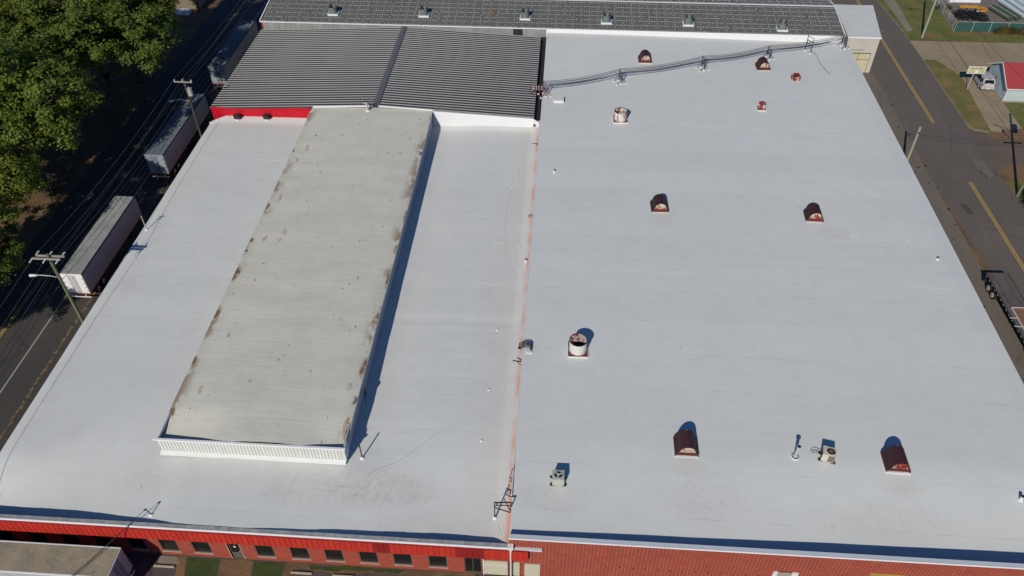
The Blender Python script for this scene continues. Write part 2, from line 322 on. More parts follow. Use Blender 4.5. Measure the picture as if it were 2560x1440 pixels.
M['tail_light'] = simple('tail_light', (0.30, 0.012, 0.015), .3)
M['plate'] = simple('plate', (0.7, 0.7, 0.68), .5)
M['sign_cream'] = simple('sign_cream', (0.50, 0.46, 0.26), .6, var=.10, scale=2)
M['sign_ink'] = simple('sign_ink', (0.10, 0.085, 0.03), .7)
M['sign_white'] = simple('sign_white', (0.72, 0.72, 0.66), .6)
M['fence_green'] = simple('fence_green', (0.028, 0.085, 0.075), .8, var=.25, scale=1)
M['pipe_white'] = simple('pipe_white', (0.66, 0.67, 0.68), .5, var=.08, objvar=.06)
M['pipe_blue'] = simple('pipe_blue', (0.42, 0.48, 0.52), .5, var=.08, objvar=.06)
M['pipe_green'] = simple('pipe_green', (0.055, 0.08, 0.05), .7, var=.3, objvar=.2)
M['yellow_paint'] = simple('yellow_paint', (0.55, 0.26, 0.012), .5, var=.15)
M['tan_roof'] = simple('tan_roof', (0.22, 0.185, 0.10), .85, var=.15)
M['tan_wall'] = simple('tan_wall', (0.20, 0.175, 0.115), .85, var=.15)
M['bark'] = simple('bark', (0.085, 0.066, 0.047), .95, var=.4, scale=3, bumpy=.8)
M['rust_bark'] = simple('rust_bark', (0.15, 0.075, 0.035), .95, var=.3, scale=3)
M['leaf_a'] = leafmat('leaf_a', (0.042, 0.086, 0.013), (0.140, 0.185, 0.024))
M['leaf_b'] = leafmat('leaf_b', (0.038, 0.082, 0.014), (0.120, 0.165, 0.024))
M['leaf_c'] = leafmat('leaf_c', (0.058, 0.094, 0.010), (0.175, 0.200, 0.020))
M['shrub'] = leafmat('shrub', (0.075, 0.07, 0.02), (0.12, 0.09, 0.03))

def ribmetal():
    t = NT('ribbed_steel'); f = t.noise(0.25, detail=4, sc3=(1, .2, 1)); g = t.noise(1.2, detail=4)
    c = t.mix(f, (0.066, 0.066, 0.065), (0.092, 0.092, 0.090)); c = t.mix(t.mr(g, .5, .75, 0, .3), c, (0.058, .057, .054))
    return t.out(c, .5, .5)
M['ribbed_steel'] = ribmetal()  # pans between the ribs; their dim sky reflection is partly in the dark base
def ribface():
    t = NT('rib_lit_steel'); f = t.noise(0.5, detail=4)
    return t.out(t.mix(f, (0.20, 0.20, 0.198), (0.25, 0.25, 0.245)), .55, .2)
M['rib_lit_steel'] = ribface()  # lighter copy of the roof steel, sunlight on the rib faces coloured in
def backroof():
    t = NT('weathered_sheet'); xyz = t.sep(); f = t.noise(0.12, detail=5); g = t.noise(1.2, detail=5, sc3=(2.5, .3, 1))
    c = t.mix(f, (0.135, 0.135, 0.120), (0.165, 0.165, 0.145)); c = t.mix(t.mr(g, .42, .7, 0, .4), c, (0.10, .092, .082))
    wn = t.n('ShaderNodeTexWhiteNoise', noise_dimensions='1D'); t.put(wn.inputs['W'], t.math('FLOOR', t.math('DIVIDE', xyz[0], .9)))
    c = t.mix(t.math('MULTIPLY', wn.outputs[0], .25), c, (0.095, .095, .085))
    r = t.mr(t.noise(0.35, detail=2), .735, .755, 0, .8); c = t.mix(r, c, (0.22, .10, .03))
    return t.out(c, .6, .1)
M['back_roof'] = backroof()
M['screw_sealant'] = simple('screw_sealant', (0.43, 0.43, 0.40), .7, var=.3, scale=.4)
M['ridge_grey'] = simple('ridge_grey', (0.14, 0.145, 0.142), .5, var=.12, metal=.2)
M['wall_metal'] = simple('wall_metal', (0.27, 0.29, 0.27), .6, var=.25, scale=.8, objvar=.12)

# ------------------------------------------------------------------ mesh helpers
class MB:
    def __init__(s): s.v = []; s.f = []; s.mi = []; s.cur = 0
    def add(s, vs, fs):
        o = len(s.v); s.v += [tuple(p) for p in vs]
        for f in fs: s.f.append(tuple(i+o for i in f)); s.mi.append(s.cur)
        return s
    def box(s, x0, x1, y0, y1, z0, z1):
        return s.add([(x0,y0,z0),(x1,y0,z0),(x1,y1,z0),(x0,y1,z0),(x0,y0,z1),(x1,y0,z1),(x1,y1,z1),(x0,y1,z1)],
              [(0,3,2,1),(4,5,6,7),(0,1,5,4),(1,2,6,5),(2,3,7,6),(3,0,4,7)])
    def bar(s, a, b, w, h=None):
        """square bar from a to b"""
        a, b = Vector(a), Vector(b); h = h or w; d = (b-a).normalized()
        u = d.cross(Vector((0, 0, 1)));
        if u.length < 1e-3: u = Vector((1, 0, 0))
        u.normalize(); v = u.cross(d)
        vs = [p + u*sx*w/2 + v*sy*h/2 for p in (a, b) for sx, sy in ((-1,-1),(1,-1),(1,1),(-1,1))]
        return s.add(vs, [(0,1,2,3),(7,6,5,4),(0,4,5,1),(1,5,6,2),(2,6,7,3),(3,7,4,0)])
    def cyl(s, a, b, r0, r1=None, n=10, cap=(True, True)):
        a, b = Vector(a), Vector(b); r1 = r0 if r1 is None else r1; d = (b-a).normalized()
        u = d.cross(Vector((0, 0, 1)))
        if u.length < 1e-3: u = Vector((1, 0, 0))
        u.normalize(); v = d.cross(u); vs = []
        for p, r in ((a, r0), (b, r1)):
            for i in range(n):
                t = 2*math.pi*i/n; vs.append(p + u*math.cos(t)*r + v*math.sin(t)*r)
        fs = [(i, (i+1) % n, n+(i+1) % n, n+i) for i in range(n)]
        if cap[0]: fs.append(tuple(range(n-1, -1, -1)))
        if cap[1]: fs.append(tuple(range(n, 2*n)))
        return s.add(vs, fs)
    def tube(s, pts, r, n=5):
        pts = [Vector(p) for p in pts]; vs = []; rr = r if isinstance(r, (list, tuple)) else [r]*len(pts)
        for i, p in enumerate(pts):
            d = (pts[min(i+1, len(pts)-1)] - pts[max(i-1, 0)]).normalized(); u = d.cross(Vector((0, 0, 1)))
            if u.length < 1e-3: u = Vector((1, 0, 0))
            u.normalize(); v = d.cross(u)
            for k in range(n):
                t = 2*math.pi*k/n; vs.append(p + (u*math.cos(t) + v*math.sin(t))*rr[i])
        fs = [(i*n+k, i*n+(k+1) % n, (i+1)*n+(k+1) % n, (i+1)*n+k) for i in range(len(pts)-1) for k in range(n)]
        fs += [tuple(range(n-1, -1, -1)), tuple(range((len(pts)-1)*n, len(pts)*n))]
        return s.add(vs, fs)
    def lathe(s, prof, c=(0, 0, 0), n=20):
        vs = []; c = Vector(c)
        for r, z in prof:
            for k in range(n): t = 2*math.pi*k/n; vs.append(c + Vector((r*math.cos(t), r*math.sin(t), z)))
        fs = [(i*n+k, i*n+(k+1) % n, (i+1)*n+(k+1) % n, (i+1)*n+k) for i in range(len(prof)-1) for k in range(n)]
        return s.add(vs, fs)
    def prismy(s, prof, y0, y1, cap=True):
        """closed XZ outline pushed along Y"""
        n = len(prof); vs = [(x, y0, z) for x, z in prof] + [(x, y1, z) for x, z in prof]
        fs = [(i, (i+1) % n, n+(i+1) % n, n+i) for i in range(n)]
        if cap: fs += [tuple(range(n-1, -1, -1)), tuple(range(n, 2*n))]
        return s.add(vs, fs)
    def prismx(s, prof, x0, x1, cap=True):
        """closed YZ outline pushed along X"""
        n = len(prof); vs = [(x0, y, z) for y, z in prof] + [(x1, y, z) for y, z in prof]
        fs = [(i, (i+1) % n, n+(i+1) % n, n+i) for i in range(n)]
        if cap: fs += [tuple(range(n-1, -1, -1)), tuple(range(n, 2*n))]
        return s.add(vs, fs)
    def sheet(s, poly, z): return s.add([(x, y, z) for x, y in poly], [tuple(range(len(poly)))])
    def build(s, name, mat, parent=None, smooth=False, kind=None):
        me = bpy.data.meshes.new(name); me.from_pydata(s.v, [], s.f)
        mats = mat if isinstance(mat, (list, tuple)) else [mat]
        for m in mats: me.materials.append(M[m])
        if len(mats) > 1:
            for p, i in zip(me.polygons, s.mi): p.material_index = i
        me.validate()
        bm = bmesh.new(); bm.from_mesh(me); bmesh.ops.recalc_face_normals(bm, faces=bm.faces[:]); bm.to_mesh(me); bm.free()
        if smooth:
            for p in me.polygons: p.use_smooth = True
            me.set_sharp_from_angle(angle=R(40))
        ob = bpy.data.objects.new(name, me); COL.objects.link(ob)
        if parent is not None:
            ob.parent = parent
            if parent.get('_world'): ob.location = [-c for c in parent['_loc']]
        if kind: ob['kind'] = kind
        return ob
def tag(o, label, cat, group=None):
    o['label'] = label; o['category'] = cat
    if group: o['group'] = group
    return o
def thing(name, label, cat, loc=(0, 0, 0), rotz=0, group=None, world=False):
    """Empty at the thing's base; with world=True its parts are written in place coordinates"""
    o = bpy.data.objects.new(name, None); COL.objects.link(o); o.location = loc; o.rotation_euler = (0, 0, rotz); o.empty_display_size = .3
    tag(o, label, cat, group)
    if world: o['_world'] = 1; o['_loc'] = tuple(loc)
    return o
def sub(mb, name, mat, part, **k):
    """a sub-part of a part (its mesh shares the part's coordinates)"""
    ob = mb.build(name, mat, None, **k); ob.parent = part; return ob
def struct(mb, name, mat):
    o = mb.build(name, mat); o['kind'] = 'structure'; return o
def stuff(o): o['kind'] = 'stuff'; return o
def dup(root, loc, rotz, label=None, scale=None, mats=None):
    def cp(o, par):
        c = o.copy(); COL.objects.link(c); c.parent = par
        for ch in o.children: cp(ch, c)
        return c
    r = cp(root, None); r.location = loc; r.rotation_euler = (0, 0, rotz)
    if label: r['label'] = label
    if scale: r.scale = scale
    return r
def sm(a, b, x):
    t = max(0.0, min(1.0, (x-a)/(b-a))); return t*t*(3-2*t)
def lerp_tab(tab, x):
    if x <= tab[0][0]: return tab[0][1]
    for (x0, y0), (x1, y1) in zip(tab, tab[1:]):
        if x <= x1: t = (x-x0)/(x1-x0); t = t*t*(3-2*t); return y0+(y1-y0)*t
    return tab[-1][1]
def pn(x, y, s): return mnoise.noise(Vector((x*s, y*s, 3.7)))
def grid(name, xs, ys, zf, mat, parent, skip=None, warp=lambda x, y: (x, y)):
    nx, ny = len(xs), len(ys); mb = MB()
    vs = [(*warp(x, y), zf(x, y)) for y in ys for x in xs]
    fs = [(j*nx+i, j*nx+i+1, (j+1)*nx+i+1, (j+1)*nx+i) for j in range(ny-1) for i in range(nx-1)
          if not (skip and skip((xs[i]+xs[i+1])/2, (ys[j]+ys[j+1])/2))]
    mb.add(vs, fs); return mb.build(name, mat, parent, smooth=True)
def steps(a, b, n): return [a+(b-a)*i/n for i in range(n+1)]

# ------------------------------------------------------------------ the ground and the roads
struct(MB().sheet([(-400, -120), (400, -120), (400, 600), (-400, 600)], 0.0), 'ground', 'dirt')
def wob(pts, n=8, a=.25):
    out = []
    for (x0, y0), (x1, y1) in zip(pts, pts[1:]+pts[:1]):
        L = math.hypot(x1-x0, y1-y0); k = max(1, int(L/.45))
        for i in range(k):
            t = i/k; x = x0+(x1-x0)*t; y = y0+(y1-y0)*t
            out.append((x+a*(pn(x, y, .7)+.7*pn(x, y, 2.3)), y+a*(pn(y, x, .7)+.7*pn(y, x, 2.3))))
    return out
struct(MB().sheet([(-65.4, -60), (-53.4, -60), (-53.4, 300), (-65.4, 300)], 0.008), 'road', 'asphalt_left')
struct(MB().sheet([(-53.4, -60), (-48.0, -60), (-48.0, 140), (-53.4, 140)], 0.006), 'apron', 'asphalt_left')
lf = MB()
for k in range(130):
    y = 30+k*.62+random.uniform(-.2, .2); lf.sheet(wob([(-53.55+random.uniform(-.15, .12), y), (-53.3+random.uniform(-.1, .15), y), (-53.3, y+random.uniform(.3, .7)), (-53.55, y+.5)], a=.1), .014+k*.00002)
stuff(lf.build('leaf_litter', 'dry_leaves')); tag(bpy.data.objects['leaf_litter'], 'dry yellow leaves lying along the edge of the parking lane', 'leaves')
for i, x in enumerate((-60.98, -60.72)):
    struct(MB().sheet([(x-.06, -60), (x+.06, -60), (x+.06, 300), (x-.06, 300)], .014), 'lane_marking', 'yellow_line')
struct(MB().sheet([(-56.58, -60), (-56.44, -60), (-56.44, 300), (-56.58, 300)], .014), 'edge_marking', 'white_line')
# road on the warehouse side
struct(MB().sheet([(44.0, -60), (52.6, -60), (51.1, 95), (50.9, 140), (50.7, 300), (44, 300)], .006), 'shoulder', 'shoulder')
struct(MB().sheet([(53.2, -60), (62.5, -60), (61.2, 85), (60.7, 95), (60.7, 105), (60.45, 128), (60.2, 135), (59.0, 151), (55, 300), (48, 300), (50.9, 140), (51.1, 110), (51.2, 90), (52.6, 66)], .012), 'road', 'asphalt_right')
def skew(y): return 57.32 - 0.0132*y
for x in (-.15, .15):
    for y0, y1 in ((-40, 92.3), (107.3, 300)):
        struct(MB().sheet([(skew(y0)+x-.065, y0), (skew(y0)+x+.065, y0), (skew(y1)+x+.065, y1), (skew(y1)+x-.065, y1)], .018), 'lane_marking', 'yellow_line')
struct(MB().sheet(wob([(60.7, 95.2), (61.5, 94.4), (75, 94.0), (140, 94), (140, 105), (68.8, 105.1), (63.5, 105.0), (60.7, 105.6)], a=.3), .009), 'side_street', 'side_street')
struct(MB().sheet(wob([(60.6, 94.9), (62.5, 93.2), (66, 94), (72, 94.6), (70, 96.5), (63.5, 97.0)], a=.4), .010), 'dirt_patch', 'orange_dirt')
struct(MB().sheet(wob([(64.3, 102.2), (72, 101), (78, 104), (74, 106), (66, 106.3), (62.6, 104.6)], a=.5), .011), 'dirt_patch', 'orange_dirt')
struct(MB().sheet(wob([(60.75, -40), (75, -40), (90, 94.5), (62, 94.2), (61.2, 92), (60.9, 85)], a=.2), .007), 'verge', 'verge')
struct(MB().sheet(wob([(60.55, 105.8), (63.6, 105.3), (64.2, 113), (64.8, 122), (63.6, 125.6), (62.4, 127.5), (60.45, 127.7)], a=.18), .020), 'grass_strip', 'verge')
struct(MB().sheet([(60.2, 127.6), (64.9, 122.0), (63.6, 105.4), (68.5, 105.3), (68.5, 114), (120, 114), (120, 134.6), (60.0, 134.4)], .010), 'driveway', 'concrete')
for a, b in (((67.2, 134.4), (66.9, 122.0)), ((64.8, 134.4), (64.9, 123.2)), ((72.5, 134.5), (71.8, 128)), ((66.5, 118), (66.2, 105.5))):
    struct(MB().sheet([(a[0]-.05, a[1]), (a[0]+.05, a[1]), (b[0]+.05, b[1]), (b[0]-.05, b[1])], .016), 'expansion_joint', 'asphalt_right')
struct(MB().sheet(wob([(68.7, 105.4), (120, 105.4), (120, 114), (68.6, 113.9)], a=.2), .014), 'lawn', 'grass')
struct(MB().sheet(wob([(60.1, 134.7), (120, 134.9), (120, 139), (70.5, 139), (69.6, 152), (69.6, 200), (57, 200), (59.3, 151)], a=.15), .006), 'lawn', 'grass')
struct(MB().sheet(wob([(60.4, 151), (58.0, 200), (60.2, 200), (62.5, 151), (61.9, 138.2), (60.9, 137.8)], a=.08), .016), 'sidewalk', 'sidewalk')
struct(MB().sheet(wob([(62.0, 136.3), (63.2, 137.5), (65.4, 137.0), (65.8, 136.2), (63.6, 135.7)], a=.25), .018), 'dirt_patch', 'orange_dirt')
struct(MB().sheet(wob([(67.5, 138.1), (71, 138.2), (78, 138.4), (82, 138.0), (82, 137.5), (72, 137.3), (68.5, 137.4)], a=.3), .018), 'dirt_patch', 'orange_dirt')
struct(MB().sheet(wob([(70.1, 139.3), (120, 139.3), (120, 200), (69.8, 200), (69.8, 152)], a=.1), .010), 'yard', 'yard')
kb = MB()
kp = [(59.05, 151), (60.05, 138), (60.15, 134.6)]
for a, b in zip(kp, kp[1:]): kb.bar((a[0], a[1], .05), (b[0], b[1], .05), .18, .14)
struct(kb, 'kerb', 'sidewalk')
kb = MB()
kp = [(60.35, 127.6), (60.6, 113), (60.68, 107), (61.2, 105.7), (63.3, 105.2)]
for a, b in zip(kp, kp[1:]): kb.bar((a[0], a[1], .05), (b[0], b[1], .05), .18, .14)
struct(kb, 'kerb', 'sidewalk')
for poly, mt in (([(53.0, 87.2), (53.9, 87.1), (54.3, 85.2), (53.3, 85.0)], 'asphalt_patch'), ([(58.2, 98), (59.8, 97.7), (59.9, 93.8), (58.3, 93.5)], 'shoulder')):
    struct(MB().sheet(wob(poly, a=.12), .0165), 'road_patch', mt)
rng_ = random.Random(21)
oilp = MB()
for k in range(34):
    x = rng_.uniform(46, 51.4); y = rng_.uniform(64, 118); r_ = rng_.uniform(.06, .22)
    oilp.sheet(wob([(x-r_, y), (x, y-r_*1.5), (x+r_, y), (x, y+r_*1.5)], a=.06), .0165+k*.00005)
tag(stuff(oilp.build('oil_drips', 'black_rubber')), 'scattered black oil drips along the paved shoulder beside the warehouse', 'oil stain')
# front yard of the office wing
struct(MB().sheet([(-48, 10), (60, 10), (60, 32.1), (-48, 32.1)], .006), 'forecourt', 'forecourt')
struct(MB().sheet(wob([(-30.6, 31.95), (-27.7, 32.0), (-27.2, 29), (-29.8, 29)], a=.08), .014), 'grass_patch', 'dark_grass')
struct(MB().sheet(wob([(-24.6, 31.95), (-21.9, 32.0), (-22.0, 29), (-24.1, 29)], a=.08), .014), 'grass_patch', 'dark_grass')
struct(MB().sheet(wob([(-27.6, 32.0), (-24.7, 32.0), (-24.2, 29), (-27.1, 29)], a=.1), .012), 'dirt_path', 'dirt')
struct(MB().sheet(wob([(-31.3, 32.0), (-30.6, 32.0), (-29.9, 29), (-30.9, 29)], a=.1), .012), 'dirt_path', 'orange_dirt')
struct(MB().sheet(wob([(-21.8, 32.05), (-5.4, 32.05), (-5.6, 31.75), (-12, 31.6), (-16, 31.45), (-20.6, 31.6), (-21.7, 30.2)], a=.25), .012), 'dirt_path', 'dirt')
struct(MB().sheet(wob([(-20.0, 32.0), (-11.4, 32.0), (-12, 31.62), (-15, 31.7), (-19.5, 31.6)], a=.2), .017), 'grass_patch', 'dark_grass')
for i, (x, y) in enumerate(((-33.1, 31.0), (-21.2, 31.15), (-17.6, 31.1))):
    b = MB(); b.prismx([(y-.09, .02), (y+.09, .02), (y+.06, .15), (y-.06, .15)], x, x+1.8)
    tag(b.build('parking_stop', 'sill'), ('pale concrete parking stop beside the paved slab by the long trailer', 'pale concrete parking stop beyond the second grass patch', 'pale concrete parking stop along the brick office wall')[i], 'parking stop')
struct(MB().sheet([(-33.0, 31.95), (-31.4, 31.95), (-30.95, 31.25), (-32.9, 31.25)], .013), 'paved_slab', 'sidewalk')

# ------------------------------------------------------------------ office wing (low white roof, red fascia, brick front)
FY = 32.15
OW = thing('office_wing', 'low white-roofed wing with brick front, red metal fascia and raised beige roof', 'building', (-25.6, 63.5, 0), world=True)
dipL = [(-49, .95), (-40, .82), (-34, .45), (-30, .10), (-28, .02), (-24.5, .03), (-21, .18), (-15, .42), (-8, .62), (-4.5, .55), (-2.6, .30)]
def zL(x, y):
    z = 4.78 + .035*pn(x, y, .12) + .02*pn(x, y, .5)
    z -= lerp_tab(dipL, x)*(1-sm(32.4, 38.6+6.4*sm(-46, -38, x), y))
    z += .85*sm(-4.4, -2.6, x)**2*(0.35+.65*sm(33, 38, y))              # cant against the brick warehouse
    z -= .25*math.exp(-((x+15.5)/2.6)**2)*sm(38, 42, y)
    z += .30*sm(93.6, 95.0, y)                         # flashing against the metal-roofed building
    z -= .10*(1-sm(-48.75, -48.0, x))
    z -= .05*math.exp(-((y-57.3)/.25)**2)*sm(-17.2, -15, x)
    return z
xs = [-48.7, -48.55] + steps(-48.3, -4.4, 88)+steps(-4.15, -2.64, 10); ys = steps(32.35, 95.0, 126)
grid('roof', xs, ys, zL, 'white_roof_left', OW, skip=lambda x, y: (-33.9 < x < -17.8 and 39.9 < y), warp=lambda x, y: (x, min(y, 93.2+(x+48.7)*.95)) if x < -46.8 else (x, y))
wal = MB()
wal.box(-48.5, -48.2, FY, 95.0, 0, 3.5)
wal.box(-48.5, -2.66, FY, FY+.25, 3.1, 4.6)
op = []   # openings (x0, x1, z0)
for xc in (-46.2, -43.3, -40.4, -37.5, -34.6, -31.75, -28.9, -23.4, -20.4, -17.45, -14.5, -11.6, -8.62): op.append((xc-.78, xc+.78, .68, 'window'))
op.append((-26.55, -25.5, .02, 'door')); op.append((-6.4, -4.95, .02, 'glass_door')); op.sort()
x = -48.2
for a, b, z0, kind in op:
    wal.box(x, a, FY, FY+.25, 0, 3.099)
    if z0 > .1: wal.box(a, b, FY, FY+.25, 0, z0)
    x = b
wal.box(x, -2.66, FY, FY+.25, 0, 3.099)
wal.build('wall', 'brick', OW)
for a, b, z0, kind in op:
    wn = MB(); wn.box(a, b, FY+.12, FY+.14, z0, 3.1)
    if kind == 'door':
        p = wn.build('door', 'window_frame', OW)
        sub(MB().box(a+.12, b-.12, FY+.105, FY+.115, .9, 2.5), 'pane', 'window_glass', p)
        sub(MB().box(a-.07, a, FY-.02, FY+.1, 0, 3.1).box(b, b+.07, FY-.02, FY+.1, 0, 3.1), 'frame', 'sill', p)
        sub(MB().box(a+.45, a+.62, FY+.09, FY+.10, 1.7, 1.95), 'notice', 'plate', p)
        sub(MB().box(b-.22, b-.16, FY+.04, FY+.11, 1.0, 1.25), 'handle', 'galvanised', p)
    else:
        p = wn.build('window' if kind == 'window' else 'glass_door', 'window_glass', OW)
        fr = MB(); fr.box(a, a+.07, FY+.03, FY+.11, z0, 3.1).box(b-.07, b, FY+.03, FY+.11, z0, 3.1).box(a+.07, b-.07, FY+.03, FY+.11, z0, z0+.06)
        if kind != 'window': fr.box((a+b)/2-.03, (a+b)/2+.03, FY+.03, FY+.11, z0+.06, 3.1)
        sub(fr, 'frame', 'window_frame', p)
        if kind == 'window': sub(MB().box(a-.06, b+.06, FY-.09, FY+.02, z0-.11, z0-.005), 'sill', 'sill', p)
# stone coping and white drip edge
for i in range(26):
    x0 = -48.7+i*1.77; x1 = min(x0+1.755, -2.62)
    MB().box(x0, x1, 32.02, 32.36, 4.62, 4.83+.012*math.sin(i*2.3)).build('coping_stone', 'coping_grey', OW)
MB().box(-48.8, -2.62, 31.93, 32.015, 4.60, 4.87).build('drip_edge', 'white_metal', OW)
fas = MB().box(-48.8, -1.05, 31.80, 31.92, 3.26, 4.66).build('fascia', 'red_frame', OW)
k = 0; x = -48.8
while x < -1.1:
    x1 = min(x+.455, -1.05)
    mb = MB(); mb.box(x+.012, x1-.012, 31.762, 31.798, 3.22, 4.64); mb.box(x1-.05, x1-.006, 31.735, 31.7615, 3.22, 4.64)
    dk = (-13.9 < x < -12.6) or (-7.3 < x < -4.9)
    sub(mb, 'fascia_panel', 'dark_red_panel' if dk else 'red_panel', fas); x += .455
ev = MB(); yy = steps(32.35, 93.2, 60)
ev.add([p_ for y in yy for p_ in ((-48.7, y, zL(-48.7, y)), (-48.74, y, zL(-48.7, y)-.02), (-48.74, y, 3.4))], [(3*i+k, 3*i+k+1, 3*i+k+4, 3*i+k+3) for i in range(60) for k in (0, 1)])
ev.build('eave_trim', 'white_flashing', OW)
gd = MB().box(-4.72, -2.75, 32.04, 32.13, .12, 2.35).build('loading_door', 'panel_buff', OW)
sub(MB().box(-4.82, -4.73, 32.0, 32.12, .05, 2.6).box(-4.72, -2.75, 32.0, 32.03, 1.75, 1.80), 'frame', 'trim_white', gd)
MB().cyl((-2.46, 31.68, 0), (-2.46, 31.68, 4.75), .07, n=8).bar((-2.46, 31.68, 4.75), (-2.5, 32.0, 5.2), .12).box(-2.72, -2.25, 31.7, 32.08, 5.0, 5.4).build('downspout', 'trim_white', OW)
# low ridge of a buried gutter seam
def ridge(pts, zf, r, name, mat, par, n=10):
    out = []
    for (x0, y0), (x1, y1) in zip(pts, pts[1:]):
        for i in range(n): u = i/n; x = x0+(x1-x0)*u; y = y0+(y1-y0)*u; out.append((x, y, zf(x, y)-r*.25))
    out.append((*pts[-1], zf(*pts[-1])-r*.25)); m_ = len(out)
    r = r*.6 if abs(pts[0][0]-pts[-1][0]) > abs(pts[0][1]-pts[-1][1]) else r
    rr_ = [r*min(1, .25+4*min(i, m_-1-i)/m_) for i in range(m_)]
    MB().tube(out, rr_, 6).build(name, mat, par, smooth=True)
for pts, r in (([(-5.6, 86), (-5.75, 80), (-6.0, 73.5), (-5.6, 69), (-5.0, 63.6)], .055), ([(-4.4, 71.7), (-4.1, 69.8), (-3.5, 68.5)], .07), ([(-4.2, 67.1), (-4.0, 66), (-3.6, 65.1)], .06), ([(-8.6, 63.2), (-6.5, 62.9), (-4.9, 63.0)], .05), ([(-4.8, 85.3), (-4.9, 82)], .05),
               ([(-4.2, 92.7), (-4.0, 91), (-3.6, 89.8)], .05), ([(-4.0, 77.2), (-4.7, 75.6)], .05), ([(-7.4, 70.5), (-6.6, 70.0), (-5.6, 69.9)], .045), ([(-3.9, 73.2), (-4.6, 72.9)], .04), ([(-5.0, 69.8), (-4.6, 68.6), (-4.1, 68.0)], .045),
               ([(-5.4, 34.9), (-4.3, 34.9)], .05), ([(-5.6, 35.3), (-4.3, 35.0)], .04), ([(-3.7, 34.3), (-3.3, 33.2)], .05), ([(-3.4, 34.6), (-3.1, 33.4)], .04),
               ([(-15.5, 57.6), (-10, 57.3), (-5.2, 57.2)], .03), ([(-47.8, 63), (-46.4, 62.9)], .04), ([(-47.6, 65), (-46.9, 64.2)], .05), ([(-47.3, 64.6), (-46.7, 63.9)], .05), ([(-47.9, 66.2), (-47.2, 65.3)], .04), ([(-43, 67.5), (-40, 67.2)], .03), ([(-47.4, 76), (-47.5, 66)], .014), ([(-47.6, 58), (-47.5, 44)], .014),
               ([(-12, 47.2), (-8, 47.0)], .03), ([(-10.5, 52.5), (-7.5, 52.4)], .03), ([(-22, 34.2), (-21.5, 38.8)], .03), ([(-40, 85), (-36, 84.8)], .025), ([(-12, 75), (-7, 74.6)], .03), ([(-13, 68), (-9.5, 67.8)], .025)):
    ridge(pts, zL, r, 'wrinkle', 'white_roof_left', OW)
for pts in ([(-15.4, 37.1), (-15.5, 38.0), (-14.8, 38.8), (-12.8, 39.9), (-10.3, 42.5), (-10.1, 43.1)], [(-15.0, 37.2), (-15.1, 37.9), (-14.5, 38.5), (-12.5, 39.5), (-10.0, 42.0)], [(-16.6, 35.6), (-15.6, 36.9), (-15.0, 37.3)], [(-18.4, 36.9), (-16.5, 37.0), (-15.0, 37.4)], [(-20.5, 36.6), (-17.2, 36.4)], [(-34.9, 36.2), (-34.7, 35.6)], [(-34.2, 36.8), (-33.8, 37.2)]):
    ridge(pts, zL, .018, 'scuff_mark', 'taupe', OW)
# ---- raised roof
MX0, MX1, MY0, MY1, MZ = -34.15, -17.5, 39.35, 95.0, 6.62
dipM = [(-34.2, .62), (-31, .5), (-28, .22), (-26, .02), (-23.5, -.02), (-21.5, .08), (-19.5, .38), (-17.5, .5)]
def zM(x, y):
    u = (x-(MX0+MX1)/2)/((MX1-MX0)/2); back = sm(80, 95, y)
    z = 6.62 + .24*(1-u*u) + .03*pn(x, y, .3) + .05*pn(x*.35, y, .45)
    z -= lerp_tab(dipM, x)*(1-sm(39.4, 43.5, y))
    z += back*(.17*abs(u)+.05+.13*(1-abs(u)))
    return z
RM = grid('raised_roof', steps(MX0-.05, MX1+.05, 40), steps(MY0+.12, MY1+.08, 130), zM, 'beige_roof', OW)
sub(MB().box(MX0, MX0+.12, MY0+.1, MY1, 4.3, 6.5).box(MX1-.12, MX1, MY0+.1, MY1, 4.3, 6.5).box(MX0, MX1, MY0+.06, MY0+.1, 4.3, 6.4), 'side_wall', 'side_shade_metal', RM)
et = MB()
for xe, xo in ((MX1+.05, MX1+.10), (MX0-.05, MX0-.10)):
    yy = steps(MY0+.12, MY1, 60); o_ = len(et.v)
    et.add([p_ for y in yy for p_ in ((xe, y, zM(xe, y)), (xo, y, zM(xe, y)-.03), (xo, y, zM(xe, y)-.12))], [(3*i+k, 3*i+k+1, 3*i+k+4, 3*i+k+3) for i in range(60) for k in (0, 1)])
sub(et, 'eave_trim', 'coping_pale', RM)
n = 56; pw = (MX1-MX0)/n
for i in range(n):
    x0 = MX0+i*pw; mb = MB(); mb.box(x0+.012, x0+pw-.012, MY0+.02, MY0+.055, 4.75, 6.55); mb.box(x0+pw-.06, x0+pw-.012, MY0-.005, MY0+.0195, 4.75, 6.55)
    sub(mb, 'wall_panel', 'panel_white', RM)
sub(MB().box(MX0-.28, MX1+.16, MY0-.10, MY0+.10, 6.555, 6.70), 'front_trim', 'white_metal', RM)
sub(MB().prismx([(MY0-.35, 4.74), (MY0+.02, 4.74), (MY0+.02, 5.0), (MY0-.02, 5.0)], MX0-.1, MX1), 'base_flashing', 'white_roof_left', RM)
sub(MB().box(MX1+.0, MX1+.06, MY0-.02, MY0+.9, 4.9, 6.6), 'corner_trim', 'coping_pale', RM)

